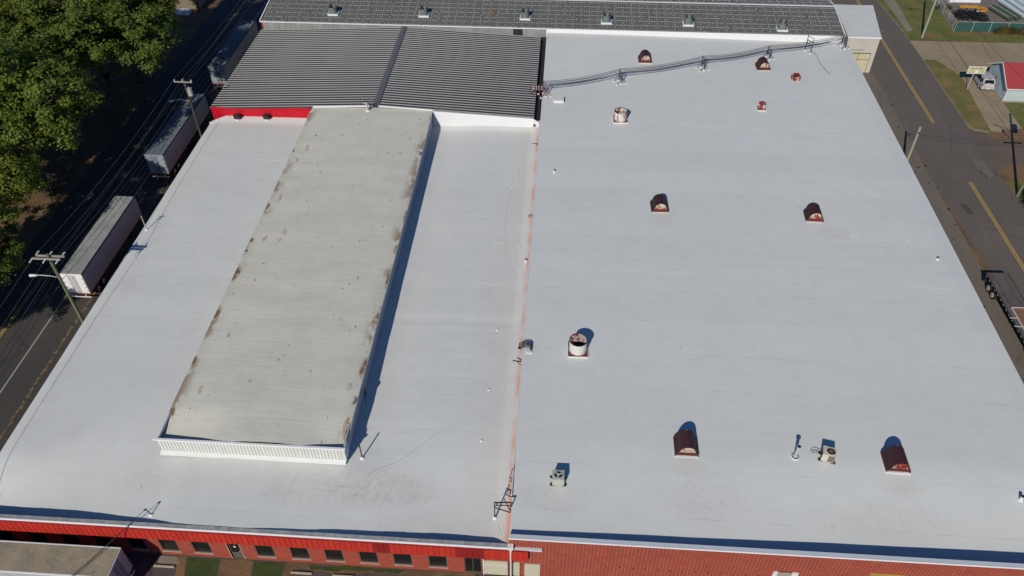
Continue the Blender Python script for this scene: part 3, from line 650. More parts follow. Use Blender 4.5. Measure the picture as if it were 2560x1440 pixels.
# ------------------------------------------------------------------ brick warehouse (right)
BW = thing('brick_warehouse', 'large flat white-roofed warehouse with a red brick front wall', 'building', (21, 76, 0), world=True)
def zR(x, y):
    z = 6.2 + .05*pn(x, y, .07) + .015*pn(x, y, .5)
    z -= lerp_tab([(-2.6, .30), (10, .5), (25, .78), (37, .95), (44.6, 1.05)], x)*(1-sm(32.4, 42, y))
    z -= .12*sm(42.5, 44.5, x)
    z += .42*sm(104, 120, y)*(1-sm(-2, 40, x))
    z += .025*math.exp(-((y-67.5)/.16)**2)
    return z
grid('roof', steps(-2.62, 44.4, 94), steps(32.35, 120.4, 176), zR, 'white_roof_right', BW)
for pts, r in (([(17.9, 92.3), (17.8, 86), (17.9, 80.2), (18.2, 66.2)], .04), ([(-2.4, 64.4), (8, 64.5), (17.9, 64.2)], .025), ([(19, 64.2), (31, 63.9)], .02), ([(35, 63.8), (44.2, 63.7)], .03), ([(9.5, 95.0), (14, 94.7)], .02), ([(15, 94.6), (23.2, 94.0)], .03), ([(30, 94.1), (43, 94.2)], .03), ([(17.6, 99.8), (17.8, 97.2)], .05), ([(17.3, 104), (17.5, 101.6)], .045), ([(25.3, 104.2), (25.6, 103)], .05),
               ([(26.2, 97.2), (26.4, 95.6)], .035), ([(8.6, 103.6), (9.2, 101.5)], .04), ([(2.5, 76.0), (5.5, 75.9)], .025), ([(33.4, 72.3), (34.4, 71.4)], .05), ([(31.2, 78.4), (31.6, 76.9)], .04), ([(42.6, 76), (43.8, 75.8)], .03), ([(39.5, 72), (40, 70.5)], .03), ([(4.2, 36.2), (6.2, 35.9)], .025), ([(13.6, 36.8), (15.4, 36.3)], .03), ([(10.5, 38.7), (17, 38.3)], .02), ([(2.3, 41), (2.3, 44)], .02), ([(8.5, 44.2), (9.2, 44.2)], .03), ([(40.5, 60.5), (42.5, 60.2)], .03), ([(20, 85), (20.3, 78)], .02), ([(28, 60), (33, 59.5)], .02), ([(6, 58), (12, 57.8)], .02), ([(38.8, 38.0), (39.2, 38.2)], .05), ([(38.7, 38.6), (39.2, 38.5)], .05)):
    ridge(pts, zR, r, 'wrinkle', 'white_roof_right', BW)
wb = MB(); wb.box(-2.60, 44.3, FY, FY+.3, 0, 6.22); wb.box(44.05, 44.3, FY+.3, 120, 0, 5.9); wb.box(-2.60, -2.3, FY+.3, 120, 0, 5.6)
wb.build('wall', 'brick', BW)
MB().box(-2.66, 44.5, 32.02, 32.36, 6.225, 6.40).build('coping', 'coping_pale', BW)
MB().box(-2.66, 44.5, 31.95, 32.015, 6.26, 6.42).build('drip_edge', 'white_metal', BW)
MB().box(44.42, 44.5, 32.4, 120.3, 5.75, 6.06).build('eave_trim', 'white_flashing', BW)
MB().box(-2.70, -2.63, 36, 94.2, 5.9, 6.22).build('edge_flashing', 'white_flashing', BW)
g = MB().box(-1.35, -.05, 32.04, 32.13, .12, 2.2).build('service_panel', 'panel_buff', BW)
g = MB().box(-2.40, -1.75, 32.04, 32.13, .12, 2.35).build('loading_door', 'panel_buff', BW)
MB().box(-2.2, .05, 31.95, 32.13, 4.55, 4.85).build('wall_duct', 'coping_pale', BW)
dr = MB().box(18.75, 20.75, 32.05, 32.14, .0, 3.35).build('loading_door', 'trim_white', BW)
sub(MB().box(19.1, 20.2, 31.98, 32.045, .0, 3.45), 'shutter', 'taupe', dr)
aw = MB(); aw.prismx([(32.14, 3.4), (31.7, 3.4), (31.75, 3.9), (32.14, 3.95)], 26.2, 28.9); aw.build('door_canopy', 'ochre', BW)
for i in range(16):
    x = 6.5+i*1.02; MB().cyl((x, 32.14, 2.45), (x, 32.08, 2.45), .06, n=6).build('weep_pipe', 'dark_steel', BW)

# ------------------------------------------------------------------ ribbed metal building
GB = thing('metal_roof_building', 'low gabled building roofed in grey ribbed steel with red end wall', 'building', (-25.8, 107.2, 0), world=True)
GX0, GX1, GRX, GY0, GY1, GZE, GZR = -48.85, -3.55, -25.3, 94.9, 119.2, 6.2, 7.3
def gz(x): return GZE+(GZR-GZE)*((x-GX0)/(GRX-GX0) if x < GRX else (GX1-x)/(GX1-GRX))
sh = MB()
for a, b in ((GX0, GRX), (GRX, GX1)): sh.add([(a, GY0, gz(a)), (b, GY0, gz(b)), (b, GY1, gz(b)), (a, GY1, gz(a)), (a, GY0, gz(a)-.12), (b, GY0, gz(b)-.12), (b, GY1, gz(b)-.12), (a, GY1, gz(a)-.12)], [(0,1,2,3),(0,4,5,1),(3,2,6,7),(4,7,6,5)])
RS = sh.build('roof_sheet', 'ribbed_steel', GB)
nr = 38
for side in (0, 1):
    a, b = ((GX0-.05, GRX-.32), (GRX+.32, GX1+.05))[side]
    me = None
    for i in range(nr):
        y = GY0+.22+i*(GY1-GY0-.4)/(nr-1)
        prof = [(0, .004), (.045, .10), (.11, .10), (.16, .004)]
        vs = [(a, p, gz(a)+q) for p, q in prof]+[(b, p, gz(b)+q) for p, q in prof]
        if me is None:
            mb = MB(); mb.add(vs, [(0,1,5,4),(1,2,6,5),(2,3,7,6),(0,3,2,1),(4,5,6,7)])
            r = mb.build('rib', 'rib_lit_steel', None); me = r
        else:
            r = me.copy(); COL.objects.link(r)
        r.parent = RS; r.location = (0, y, 0)
MB().add([(GRX-.42, GY0-.05, gz(GRX-.42)+.17), (GRX, GY0-.05, GZR+.2), (GRX+.42, GY0-.05, gz(GRX+.42)+.17), (GRX-.42, GY1, gz(GRX-.42)+.17), (GRX, GY1, GZR+.2), (GRX+.42, GY1, gz(GRX+.42)+.17), (GRX+.42, GY0-.05, gz(GRX)-.05), (GRX+.42, GY1, gz(GRX)-.05)], [(0,1,4,3),(1,2,5,4),(2,6,7,5)]).build('ridge_cap', 'ridge_grey', GB)
rw = MB().box(GX0+.1, -34.2, 95.02, 95.2, 0, 6.3).build('end_wall', 'red_frame', GB)
x = GX0+.1
while x < -34.6:
    sub(MB().box(x+.015, x+.315, 94.97, 95.015, 4.2, gz(x)-.02).box(x+.27, x+.315, 94.945, 94.969, 4.2, gz(x)-.02), 'wall_panel', 'bright_red_panel', rw); x += .33
sub(MB().box(GX0+.0, -34.2, 94.86, 95.02, 6.14, 6.30), 'verge_trim', 'bright_red_panel', rw)
wv = MB(); wv.add([(-17.4, 94.9, gz(-17.4)-.08), (-3.6, 94.9, 6.14), (-3.6, 94.55, 4.9), (-17.4, 94.55, 4.75), (-2.75, 94.2, 6.0), (-2.75, 93.6, 5.5)], [(0,1,2,3),(1,4,5,2)]).build('flashed_wall', 'white_flashing', GB)
MB().bar((-34.1, 94.93, gz(-34.1)+.06), (GRX-.4, 94.93, gz(GRX-.4)+.06), .12, .2).bar((GRX+.4, 94.93, gz(GRX+.4)+.06), (-17.4, 94.93, gz(-17.4)+.06), .12, .2).build('verge_flashing', 'white_flashing', GB)
MB().bar((-17.4, 94.88, gz(-17.4)+.02), (-3.6, 94.88, 6.22), .10, .12).build('verge_trim', 'coping_grey', GB)
MB().box(GX1-.0, -2.64, 94.2, GY1+.6, 5.35, 5.55).build('valley_gutter', 'black_membrane', GB)
MB().box(GX0, -2.64, GY1, GY1+.75, 5.5, 5.9).build('back_gutter', 'black_membrane', GB)
MB().box(GX0, GX0+.2, 95.2, GY1, 0, 6.15).build('side_wall', 'wall_metal', GB)

# ------------------------------------------------------------------ rear warehouse
RB = thing('rear_warehouse', 'long rear warehouse under a weathered dark sheet roof with rows of screws', 'building', (-3, 130, 0), world=True)
EY, RY, EZ, RZ = 120.25, 128.6, 7.22, 8.25; BX0, BX1 = -49.1, 43.9
def bz(y): return EZ+(RZ-EZ)*((y-EY)/(RY-EY) if y < RY else (2*RY-y)/(RY-EY)*1.0 - (EY/(RY-EY)))
rf = MB(); per = .45; nn = int((BX1-BX0)/per); rows = [EY, RY, 2*RY-EY]; zz = [EZ, RZ, EZ]
prof = []
for i in range(nn):
    x0 = BX0+i*per; prof += [(x0, 0), (x0+.30, 0), (x0+.34, .016), (x0+.41, .016)]
prof.append((BX1, 0)); L = len(prof)
rf.add([(x, y, z+h) for y, z in zip(rows, zz) for x, h in prof], [(j*L+i, j*L+i+1, (j+1)*L+i+1, (j+1)*L+i) for j in range(2) for i in range(L-1)])
rp = rf.build('roof', 'back_roof', RB)
sc = MB(); rnd = random.Random(3)
def screw(x, y, s):
    z = EZ+(RZ-EZ)*(y-EY)/(RY-EY) if y < RY else RZ-(RZ-EZ)*(y-RY)/(RY-EY)
    sc.box(x-s*1.7, x+s*1.7, y-s, y+s, z+.03, z+.075)
for j in range(13):
    y = EY+.12+j*1.27
    for i in range(int((BX1-BX0)/.40)):
        if rnd.random() < .95: screw(BX0+.4+i*.40+rnd.uniform(-.03, .03), y+rnd.uniform(-.012, .012), rnd.uniform(.055, .075))
    for i in range(int((BX1-BX0)/1.35)):
        if rnd.random() < .9: screw(BX0+.6+i*1.35+rnd.uniform(-.06, .06), y+.62, rnd.uniform(.045, .06))
stuff(sub(sc, 'screw_caps', 'screw_sealant', rp))
MB().bar((BX0, RY, RZ+.07), (BX1, RY, RZ+.07), .22, .07).build('ridge_cap', 'white_metal', RB)
MB().bar((BX1+.05, EY-.1, EZ+.05), (BX1+.05, RY, RZ+.05), .16, .16).bar((BX1+.05, RY, RZ+.05), (BX1+.05, 2*RY-EY, EZ+.05), .16, .16).bar((BX0-.05, EY-.1, EZ+.05), (BX0-.05, RY, RZ+.05), .16, .16).bar((BX0-.05, RY, RZ+.05), (BX0-.05, 2*RY-EY, EZ+.05), .16, .16).build('verge_trim', 'white_metal', RB)
MB().box(BX0, -2.7, EY-.16, EY-.02, EZ-.12, EZ+.03).build('gutter', 'white_metal', RB)
MB().add([(-2.7, EY-.05, EZ-.0), (BX1, EY-.05, EZ-.0), (BX1, EY-.35, 5.9), (-2.7, EY-.35, 5.9), (-2.7, EY+.1, EZ-.03), (BX1, EY+.1, EZ-.03)], [(0,1,2,3),(4,5,1,0)]).build('wall_flashing', 'white_flashing', RB)
wl = MB().box(BX0+.2, BX1-.1, EY+.12, EY+.3, 0, EZ-.02).box(BX0+.2, BX0+.4, EY+.3, 136.7, 0, 7.1).box(BX1-.3, BX1-.1, EY+.3, 136.7, 0, 7.1).build('wall', 'wall_metal', RB)
x = BX0+.3; i = 0
while x < -3.2:
    if not (-31 < x < -21 and i % 2): sub(MB().box(x, x+.86, EY+.07, EY+.115, 5.4, EZ-.1).box(x+.4, x+.46, EY+.045, EY+.069, 5.4, EZ-.1), 'wall_panel', 'wall_metal', wl)
    x += .9; i += 1
sub(MB().box(-8.0, -6.5, EY+.02, EY+.06, 5.3, 7.0), 'louvre', 'dark_steel', wl)
for x in (-39, -28, -22.4, -13, -6.2): MB().bar((x, EY-.12, EZ-.1), (x, EY+.05, EZ-.5), .08).build('gutter_strap', 'white_metal', RB)
MB().box(BX0+.05, BX0+.2, EY+.02, EY+.12, 4, EZ-.1).build('corner_trim', 'bright_red_panel', RB)

# ------------------------------------------------------------------ white-roofed entrance block by the road
EB = thing('entrance_block', 'small cream block with white roof and pale boarded doors at the roadside', 'building', (48, 128.5, 0), world=True)
ex0, ex1, ey0, ey1, ez = 45.3, 50.3, 122.45, 134.4, 6.1
MB().add([(ex0, ey0, 0), (ex1, ey0, 0), (ex1+1.8, ey1, 0), (ex0+.6, ey1, 0), (ex0, ey0, ez-.05), (ex1, ey0, ez-.05), (ex1+1.8, ey1, ez-.05), (ex0+.6, ey1, ez-.05)], [(0,1,5,4),(1,2,6,5),(2,3,7,6),(3,0,4,7)]).build('wall', 'cream_wall', EB)
def zE(x, y): return ez+.03*pn(x, y, .5)
eg = MB(); nx, ny = 12, 24
vs = []
for j in range(ny+1):
    t = j/ny
    for i in range(nx+1):
        a = ex0-.1+(.6)*t; b = ex1+.12+1.8*t; x = a+(b-a)*i/nx; y = ey0-.12+(ey1-ey0+.2)*t; vs.append((x, y, ez+.04*pn(x, y, .8)))
eg.add(vs, [(j*(nx+1)+i, j*(nx+1)+i+1, (j+1)*(nx+1)+i+1, (j+1)*(nx+1)+i) for j in range(ny) for i in range(nx)]); eg.build('roof', 'white_roof_right', EB, smooth=True)
MB().box(ex0-.1, ex1+.15, ey0-.18, ey0-.13, ez-.2, ez+.05).build('drip_edge', 'white_metal', EB)
dd = MB().box(ex0+.55, ex1-.75, ey0-.06, ey0-.01, 0, 3.3).build('door', 'cream_door', EB)
sub(MB().box(ex0+.5, ex0+.549, ey0-.09, ey0-.01, 0, 3.3).box(ex1-.749, ex1-.7, ey0-.09, ey0-.01, 0, 3.3).box(ex0+.5, ex1-.7, ey0-.09, ey0-.01, 3.301, 3.4).box(ex0+2.35, ex0+2.4, ey0-.09, ey0-.061, 0, 3.3).box(ex0+.56, ex1-.76, ey0-.09, ey0-.061, 2.25, 2.3), 'frame', 'dark_trim', dd)
MB().box(ex0+.4, ex0+3.0, ey0-.05, ey0-.01, 3.8, 4.0).build('lintel', 'coping_grey', EB)

# ------------------------------------------------------------------ things standing on the white roofs
# barrel-topped roof ventilators
def make_hood():
    t = thing('roof_ventilator', '', 'roof vent', group='barrel-topped ventilators on the warehouse roof')
    arch = [(.74*math.cos(a), .62+.74*math.sin(a)) for a in [math.pi*i/14 for i in range(15)]]
    prof = [(1.02, .06), (.98, .34), (.80, .52)] + arch[1:-1] + [(-.80, .52), (-.98, .34), (-1.02, .06)]
    inn = [(x*.93, z*.965+.0) for x, z in prof]
    n = len(prof); h = MB(); y0, y1 = 0.0, 1.9
    vs = [(x, y0, z) for x, z in prof]+[(x, y1, z) for x, z in prof]+[(x, y0, z) for x, z in inn]+[(x, y1-.05, z) for x, z in inn]
    fs = [(i, i+1, n+i+1, n+i) for i in range(n-1)]+[(2*n+i, 3*n+i, 3*n+i+1, 2*n+i+1) for i in range(n-1)]+[(i, 2*n+i, 2*n+i+1, i+1) for i in range(n-1)]
    fs += [tuple(range(n, 2*n))]
    h.add(vs, fs); h.build('hood', 'hood_brown', t)
    MB().prismy([(-.93, .06), (.93, .06), (.90, .33), (.76, .50), (-.76, .50), (-.90, .33)], .10, .16).build('front_board', 'hood_red', t)
    lu = [(.66*math.cos(a), .55+.66*math.sin(a)) for a in [math.pi*i/14 for i in range(15)]]
    MB().prismy(lu, .30, .34).build('lunette', 'lunette', t)
    MB().box(-.74, .74, .10, .30, .501, .53).build('shelf', 'lunette', t)
    MB().box(-1.06, 1.06, -.05, 1.95, -.25, .05).build('kerb', 'white_flashing', t)
    MB().box(-.02, .02, 1.80, 1.88, 1.30, 1.40).build('ridge_clip', 'galvanised', t)
    return t
hood = make_hood()
HL = [((12.18, 40.72), 'arched rust-brown roof vent between the round drum vent and the thin grey flue'),
      ((29.93, 40.25), 'arched rust-brown roof vent beside the cream air conditioner with dark fan'),
      ((12.25, 74.95), 'arched rust-brown vent on mid roof with red-streaked lunette, closer to the seam wall'),
      ((29.97, 74.2), 'arched rust-brown vent on mid roof, the one nearer the flatbed trailer'),
      ((12.5, 111.2), 'arched rust-brown roof vent behind the strung cables, near the grey metal roof'),
      ((30.0, 110.2), 'arched rust-brown roof vent in front of a cable stand, near the small red box')]
for i, ((x, y), lb) in enumerate(HL):
    o = hood if i == 0 else dup(hood, (0, 0, 0), 0)
    o.location = (x, y, zR(x, y+1)-.02); o['label'] = lb; o.scale = (1, 1, 1) if i < 4 else (.96, .96, 1.0); o.rotation_euler = (0, 0, R((0, -1, 2, -2, 1, 3)[i]))
# round fan drums
def drum(loc, r, h, base, mat, label, lid=True, half=True):
    t = thing('drum_vent', label, 'roof vent', (loc[0], loc[1], zR(*loc)-.02), R(random.uniform(-2, 2)), 'round drum vents on the warehouse roof')
    MB().box(-base, base, -base, base, -.2, .14).build('kerb', 'white_flashing', t)
    MB().box(-base*.93, base*.93, -base*.93, base*.93, .141, .17).build('base_plate', 'rust_steel', t)
    mb = MB(); mb.lathe([(r, .171), (r, h), (r-.03, h), (r-.03, .3)], n=28); mb.build('drum', mat, t, smooth=True)
    mb = MB(); mb.lathe([(r+.025, h-.03), (r+.025, h+.02), (r-.045, h+.02), (r-.045, h-.03)], n=28); mb.build('rim', 'dark_steel', t, smooth=True)
    mb = MB(); mb.lathe([(0.001, .31), (r-.03, .31)], n=28); mb.build('fan_floor', 'dark_hole', t)
    if half:   # butterfly damper, one leaf lying over the back half
        pts = [((r-.06)*math.cos(a), (r-.06)*math.sin(a)) for a in [R(-8)+R(196)*i/16 for i in range(17)]]
        MB().add([(x, y, h-.10+.10*y/r) for x, y in pts]+[(x, y, h-.07+.10*y/r) for x, y in pts], [tuple(range(16, -1, -1)), tuple(range(17, 34))]+[(i, (i+1) % 17, 17+(i+1) % 17, 17+i) for i in range(17)]).build('damper_leaf', 'drum_red', t)
    if lid: MB().bar((-r+.05, 0, h-.16), (r-.05, 0, h-.16), .06).build('crossbar', 'dark_steel', t)
    return t
drum((2.72, 52.55), .86, 1.5, 1.02, 'drum_white', 'white round drum vent with a black open throat and red damper leaf')
drum((8.25, 95.3), .86, 1.4, 1.0, 'drum_rusty', 'white round drum vent with red rust streaks running from its rim', half=False)
drum((27.85, 99.2), .46, .95, .58, 'drum_rusty', 'small red and white drum vent on a low white kerb', lid=False, half=False)
t = thing('vent_box', 'small open red metal box on the roof near the cable stands', 'roof vent', (34.15, 107.9, zR(34.15, 107.9)), R(8))
MB().box(-.55, .55, -.5, -.46, 0, .62).box(-.55, .55, .42, .46, 0, .75).box(-.55, -.51, -.459, .419, 0, .7).box(.51, .55, -.459, .419, 0, .7).build('casing', 'drum_red', t)
MB().box(-.5, .5, -.45, .41, .2, .25).build('floor', 'dark_hole', t)
MB().bar((-.5, -.3, .6), (.5, .35, .66), .2, .03).build('flap', 'hood_red', t)
# air conditioners
def ac(name, loc, rz, label, body, w, d, h, coil_side):
    t = thing(name, label, 'air conditioner', (loc[0], loc[1], zR(*loc)), R(rz))
    MB().box(-w/2, w/2, -d/2, d/2, .14, h).build('casing', body, t)
    mb = MB(); r = w*.40; mb.lathe([(r, h), (r, h+.05), (r-.05, h+.05), (r-.05, h-.02)], (.0 if not coil_side else .12, 0, 0), n=24); mb.build('fan_ring', body, t, smooth=True)
    f = MB(); cx = 0 if not coil_side else .12
    f.lathe([(0.001, h+.004), (r-.05, h+.004)], (cx, 0, 0), n=24); fl = f.build('fan_well', 'dark_hole' if not coil_side else 'ac_fan', t)
    for k in range(3 if not coil_side else 4):
        a = 2*math.pi*k/(3 if not coil_side else 4)+.4
        sub(MB().bar((cx, 0, h+.02), (cx+(r-.06)*math.cos(a), (r-.06)*math.sin(a), h+.03), .14 if not coil_side else .05, .02), 'fan_blade', 'ac_grey' if not coil_side else 'ac_coil', fl)
    sub(MB().cyl((cx, 0, h+.01), (cx, 0, h+.06), .12, n=12), 'hub', 'ac_grey' if not coil_side else 'ac_coil', fl)
    if coil_side:
        MB().box(-.02, w/2-.02, -d/2-.012, -d/2-.002, .2, h-.04).build('coil_grille', 'ac_coil', t)
        MB().box(-w/2-.012, -w/2-.002, -d/2+.1, d/2-.08, .2, h-.06).build('coil_grille', 'ac_fan', t)
        MB().tube([(-w/2, 0, .35), (-w/2-.5, .1, .35), (-w/2-.62, .15, .2), (-w/2-.65, .15, .0)], .025).tube([(-w/2, .12, .45), (-w/2-.6, .25, .45), (-w/2-.8, .3, .25), (-w/2-.82, .3, .0)], .025).build('refrigerant_line', 'black_rubber', t)
    for sx in (-1, 1):
        for sy in (-1, 1):
            MB().box(sx*w/2-.18, sx*w/2+.18, sy*d/2*.75-.08, sy*d/2*.75+.08, -.02, .139).build('foot', 'black_rubber', t)
    return t
ac('air_conditioner', (1.15, 37.65), 1, 'pale grey condenser with fan on top, by the cable frame at the seam', 'ac_grey', 1.0, .95, 1.02, False)
ac('air_conditioner', (24.2, 41.35), -14, 'cream condenser with a dark round fan grille beside the thin flue', 'ac_cream', 1.05, .95, 1.05, True)
# thin flue
t = thing('flue', 'thin galvanised flue pipe with a black open mouth', 'flue', (21.52, 41.35, zR(21.52, 41.35)))
MB().cyl((0, 0, 0), (0, 0, 1.35), .13, n=14).build('pipe', 'galvanised', t, smooth=True)
MB().lathe([(.14, 1.30), (.20, 1.40), (.20, 1.50), (.16, 1.50), (.16, 1.40)], n=16).build('mouth', 'galvanised', t, smooth=True)
MB().lathe([(.001, 1.47), (.165, 1.47)], n=16).build('throat', 'dark_hole', t)
MB().lathe([(.30, 0), (.30, .08), (.24, .10), (.24, 0)], n=16).build('collar', 'dark_steel', t, smooth=True)
MB().lathe([(.42, -.03), (.36, .05), (.13, .06)], n=16).build('boot', 'white_flashing', t, smooth=True)
# little white roof outlets
def outlet(loc, zf, label, h=.35, r=.09, dark=True):
    t = thing('pipe_outlet', label, 'pipe vent', (loc[0], loc[1], zf(*loc)-.01), 0, 'small pipe outlets on the roofs')
    wm = 'white_flashing' if dark else 'plain_membrane'
    MB().cyl((0, 0, 0), (0, 0, h), r, n=10).build('pipe', wm, t, smooth=True)
    MB().lathe([(r*2.0, 0), (r*1.4, .05), (r, .10)], n=12).build('boot', wm, t, smooth=True)
    if dark: MB().cyl((0, 0, h+.001), (0, 0, h+.06), r*1.05, n=10).build('cap', 'dark_steel', t)
outlet((-.42, 82.4), zR, 'tiny white pipe outlet with dark cap beside the seam, right of the low wing')
outlet((42.05, 68.4), zR, 'tiny white pipe outlet near the roof edge above the flatbed trailer', .3, .1)
outlet((39.4, 38.4), zR, 'dark-topped pipe outlet in a wrinkled white boot near the brick front', .5, .14)
outlet((-5.45, 56.1), zL, 'low white roof outlet between the round drum vent and the raised roof', .10, .08, False)
outlet((-5.67, 48.2), zL, 'low white roof outlet level with the steel bracket on the seam', .10, .08, False)
outlet((-5.84, 42.35), zL, 'low white roof outlet nearest the black cable frame', .10, .08, False)
outlet((-5.6, 80.6), zL, 'low white roof outlet along the wrinkled gutter line far up the wing', .10, .08, False)
t = thing('roof_hatch', 'low white box hatch beside the cable anchor', 'roof hatch', (-.2, 99.9, zR(-.2, 99.9)))
MB().box(-.68, .68, -.6, .6, -.1, .3).build('box', 'white_roof_right', t); MB().box(.69, .74, -.55, .6, -.1, .28).build('side_strip', 'dark_trim', t)
MB().box(-.7, .68, -.64, -.601, -.1, .26).build('front_strip', 'white_flashing', t)
# cable stands on the far part of the roof
def stand(loc, rz, h, w, label, rust=False, tall=False, boots=True):
    t = thing('cable_stand', label, 'cable stand', (loc[0], loc[1], zR(*loc)-.02), R(rz), 'cable stands on the warehouse roof')
    m = 'rust_steel' if rust else 'dark_steel'
    for s in (-1, 1):
        MB().bar((0, s*w/2, 0), (0, s*w/2, h), .075).build('post', m, t)
        if boots: MB().lathe([(.17, 0), (.11, .10), (.045, .22)], (0, s*w/2, 0), n=10).build('boot', 'white_flashing', t, smooth=True)
    if tall:
        MB().bar((0, -w/2, h-.05), (0, w/2, h-.05), .06).build('rung', m, t)
        MB().bar((0, -w/2, h*.75), (0, w/2, h*.75), .05).build('rung', m, t); MB().bar((0, -w/2, h*.35), (0, w/2, h*.62), .04).build('brace', m, t)
        return t
    for k in range(4): MB().bar((0, -w/2-.05, h-.05-k*.28), (0, w/2+.05, h-.05-k*.28), .05).build('rung', m, t)
    for s in (-1, 1):
        for q in (-1, 1):
            MB().bar((0, s*w/2, h*.55), (q*.75, s*(w/2+.06), .05), .045).build('brace', m, t)
            if boots: MB().lathe([(.15, 0), (.10, .08), (.035, .18)], (q*.75, s*(w/2+.06), 0), n=10).build('boot', 'white_flashing', t, smooth=True)
    MB().bar((0, -w/2, h*.25), (0, w/2, h*.62), .04).build('cross_brace', m, t)
    return t
CAB = [(-2.3, 101.2), (8.55, 105.5), (20.95, 110.1), (31.2, 114.0), (43.45, 118.5)]
CR = 21
stand(CAB[1], CR, 1.85, .95, 'black steel cable stand closest to the cable anchor on the seam')
stand(CAB[2], CR, 1.95, .95, 'black steel cable stand midway along the strung cables')
stand(CAB[3], CR, 1.80, .95, 'black steel cable stand right behind an arched rust vent')
stand((37.6, 116.4), CR+10, 2.55, 1.2, 'taller thin open frame the cables pass, before the rear white flashing', tall=True)
stand(CAB[4], CR, 1.75, 1.1, 'cluttered cable stand where the cables end at the cream block')
stand(CAB[0], CR, 2.0, 1.0, 'rusty cable anchor frame at the black valley gutter', rust=True)
for q in range(6):
    z0 = 7.55+.085*q; off = (q-2.5)*.09; pts = []
    for (a, b) in zip(CAB, CAB[1:]):
        for i in range(14 + (b == CAB[-1])):
            u = i/14; x = a[0]+(b[0]-a[0])*u; y = a[1]+(b[1]-a[1])*u
            pts.append((x-off*.36, y+off*.93, z0+.2-.1*math.sin(q)-4*u*(1-u)*(.30+.06*((q*5) % 3))))
    tag(MB().tube(pts, .034, 5).build('power_cable', 'cable'), 'black cable strung across the steel stands on the white roof', 'cable', 'cables over the warehouse roof')
tag(MB().tube([(38.3, 116.9, zR(38, 117)+.05), (38.8, 115.4, zR(38, 115)+.04), (38.75, 113.5, zR(38, 113)+.04), (39.1, 111.3, zR(39, 111)+.04), (39.5, 109.5, zR(39, 109)+.04)], .035, 6).build('loose_cable', 'cable_grey'), 'loose grey cable lying on the white roof below the tall frame', 'cable')
# rusty switch rack bolted over the valley gutter
t = thing('switch_rack', 'rusty insulator rack hung over the black valley gutter', 'rack', (-3.2, 101.0, 6.2))
for z in (.9, 1.25, 1.6): MB().bar((-1.1, 0, z), (.8, .0, z), .06).build('rail', 'rust_steel', t)
for x in (-1.05, -.4, .2, .75):
    MB().bar((x, 0, -.6 if x > -.5 else -.05), (x, 0, 1.7), .06).build('post', 'rust_steel', t)
for x in (-.7, -.25, .1, .5):
    for z in (1.0, 1.36): MB().cyl((x, -.05, z), (x, -.05, z+.16), .06, n=8).build('insulator', 'insulator', t)
MB().tube([(-1.05, 0, 1.2), (-1.25, -.2, .9), (-1.15, -.3, .4), (-.7, -.2, .2)], .03).build('jumper_wire', 'cable', t)
# things along the seam wall
t = thing('cable_stand', 'black steel cable frame straddling the roof step near the brick front', 'cable stand', (-4.0, 34.9, zL(-4, 34.9)-.03))
MB().bar((0, 0, 0), (0, 0, 2.45), .08).build('post', 'dark_steel', t); MB().bar((1.35, .1, 1.0), (1.35, .1, 2.45), .08).build('post', 'dark_steel', t)
MB().bar((0, 0, 2.41), (1.35, .1, 2.41), .09).build('top_rail', 'dark_steel', t); MB().bar((0, 0, 1.95), (1.35, .1, 1.95), .06).build('rail', 'dark_steel', t)
MB().bar((0, 0, 1.65), (1.3, .1, .85), .07).build('brace', 'dark_steel', t)
MB().bar((.1, .05, .1), (1.2, 2.9, 1.5), .022).build('stay', 'dark_steel', t)
for x in (.2, .52): MB().lathe([(.02, 2.36), (.07, 2.28), (.05, 2.2), (.08, 2.12)], (x, .03, 0), n=8).build('insulator', 'rust_steel', t)
MB().lathe([(.22, -.05), (.16, .12), (.06, .22)], n=10).build('boot', 'white_flashing', t, smooth=True)
t = thing('service_mast', 'bent grey cable bracket on the seam behind the black cable frame', 'bracket', (-3.05, 37.2, zL(-3.05, 37.2)-.1))
MB().tube([(0, 0, 0), (.05, .1, .8), (.2, .6, 1.4), (.3, 1.2, 1.5)], .025).build('conduit', 'dark_steel', t); MB().bar((-.35, 0, 1.0), (.3, .05, 1.0), .04).build('arm', 'insulator', t)
t = thing('cable_elbows', 'row of four bent black conduit elbows over the seam wall', 'conduit', (-2.3, 52.2, zR(-2.3, 52.2)-.05))
for k in range(4): MB().tube([(-.75, k*.22, .35-.02*k), (-.3, k*.22, .55), (.15, k*.22, .55), (.42, k*.22-.05, .42), (.5, k*.22-.1, .05)], .055, 6).build('elbow', 'dark_steel', t)
MB().bar((-.8, -.06, .42), (-.45, -.06, .42), .16).build('junction_box', 'dark_steel', t); MB().box(-.05, .62, -.4, .0, -.05, .12).build('boot', 'white_flashing', t)
t = thing('wall_bracket', 'black angle bracket sticking out over the low wing beside the conduit elbows', 'bracket', (-2.7, 50.85, 6.05))
MB().bar((0, 0, 0), (-.85, .1, 0), .08).build('arm', 'dark_steel', t); MB().bar((0, -.35, -.1), (-.45, .03, -.05), .05).build('brace', 'rust_steel', t)
t = thing('wall_bracket', 'black angle bracket over the low wing close to the white flashed wall', 'bracket', (-2.7, 88.9, 6.05))
MB().bar((0, 0, 0), (-.75, .05, 0), .07).build('arm', 'dark_steel', t); MB().bar((0, -.4, 0), (-.3, .0, 0), .05).build('brace', 'dark_steel', t)
t = thing('meter_box', 'small olive-brown box fixed on the pink-stained seam wall', 'junction box', (-2.95, 73.7, 5.7))
MB().box(-.28, .2, -.2, .2, 0, .3).build('box', 'taupe', t); MB().box(.201, .26, -.2, .2, 0, .3).build('lid', 'dark_trim', t)
outlet((-3.1, 66.2), zL, 'white pipe stub standing in the pink stain of the seam wall', .4, .09)
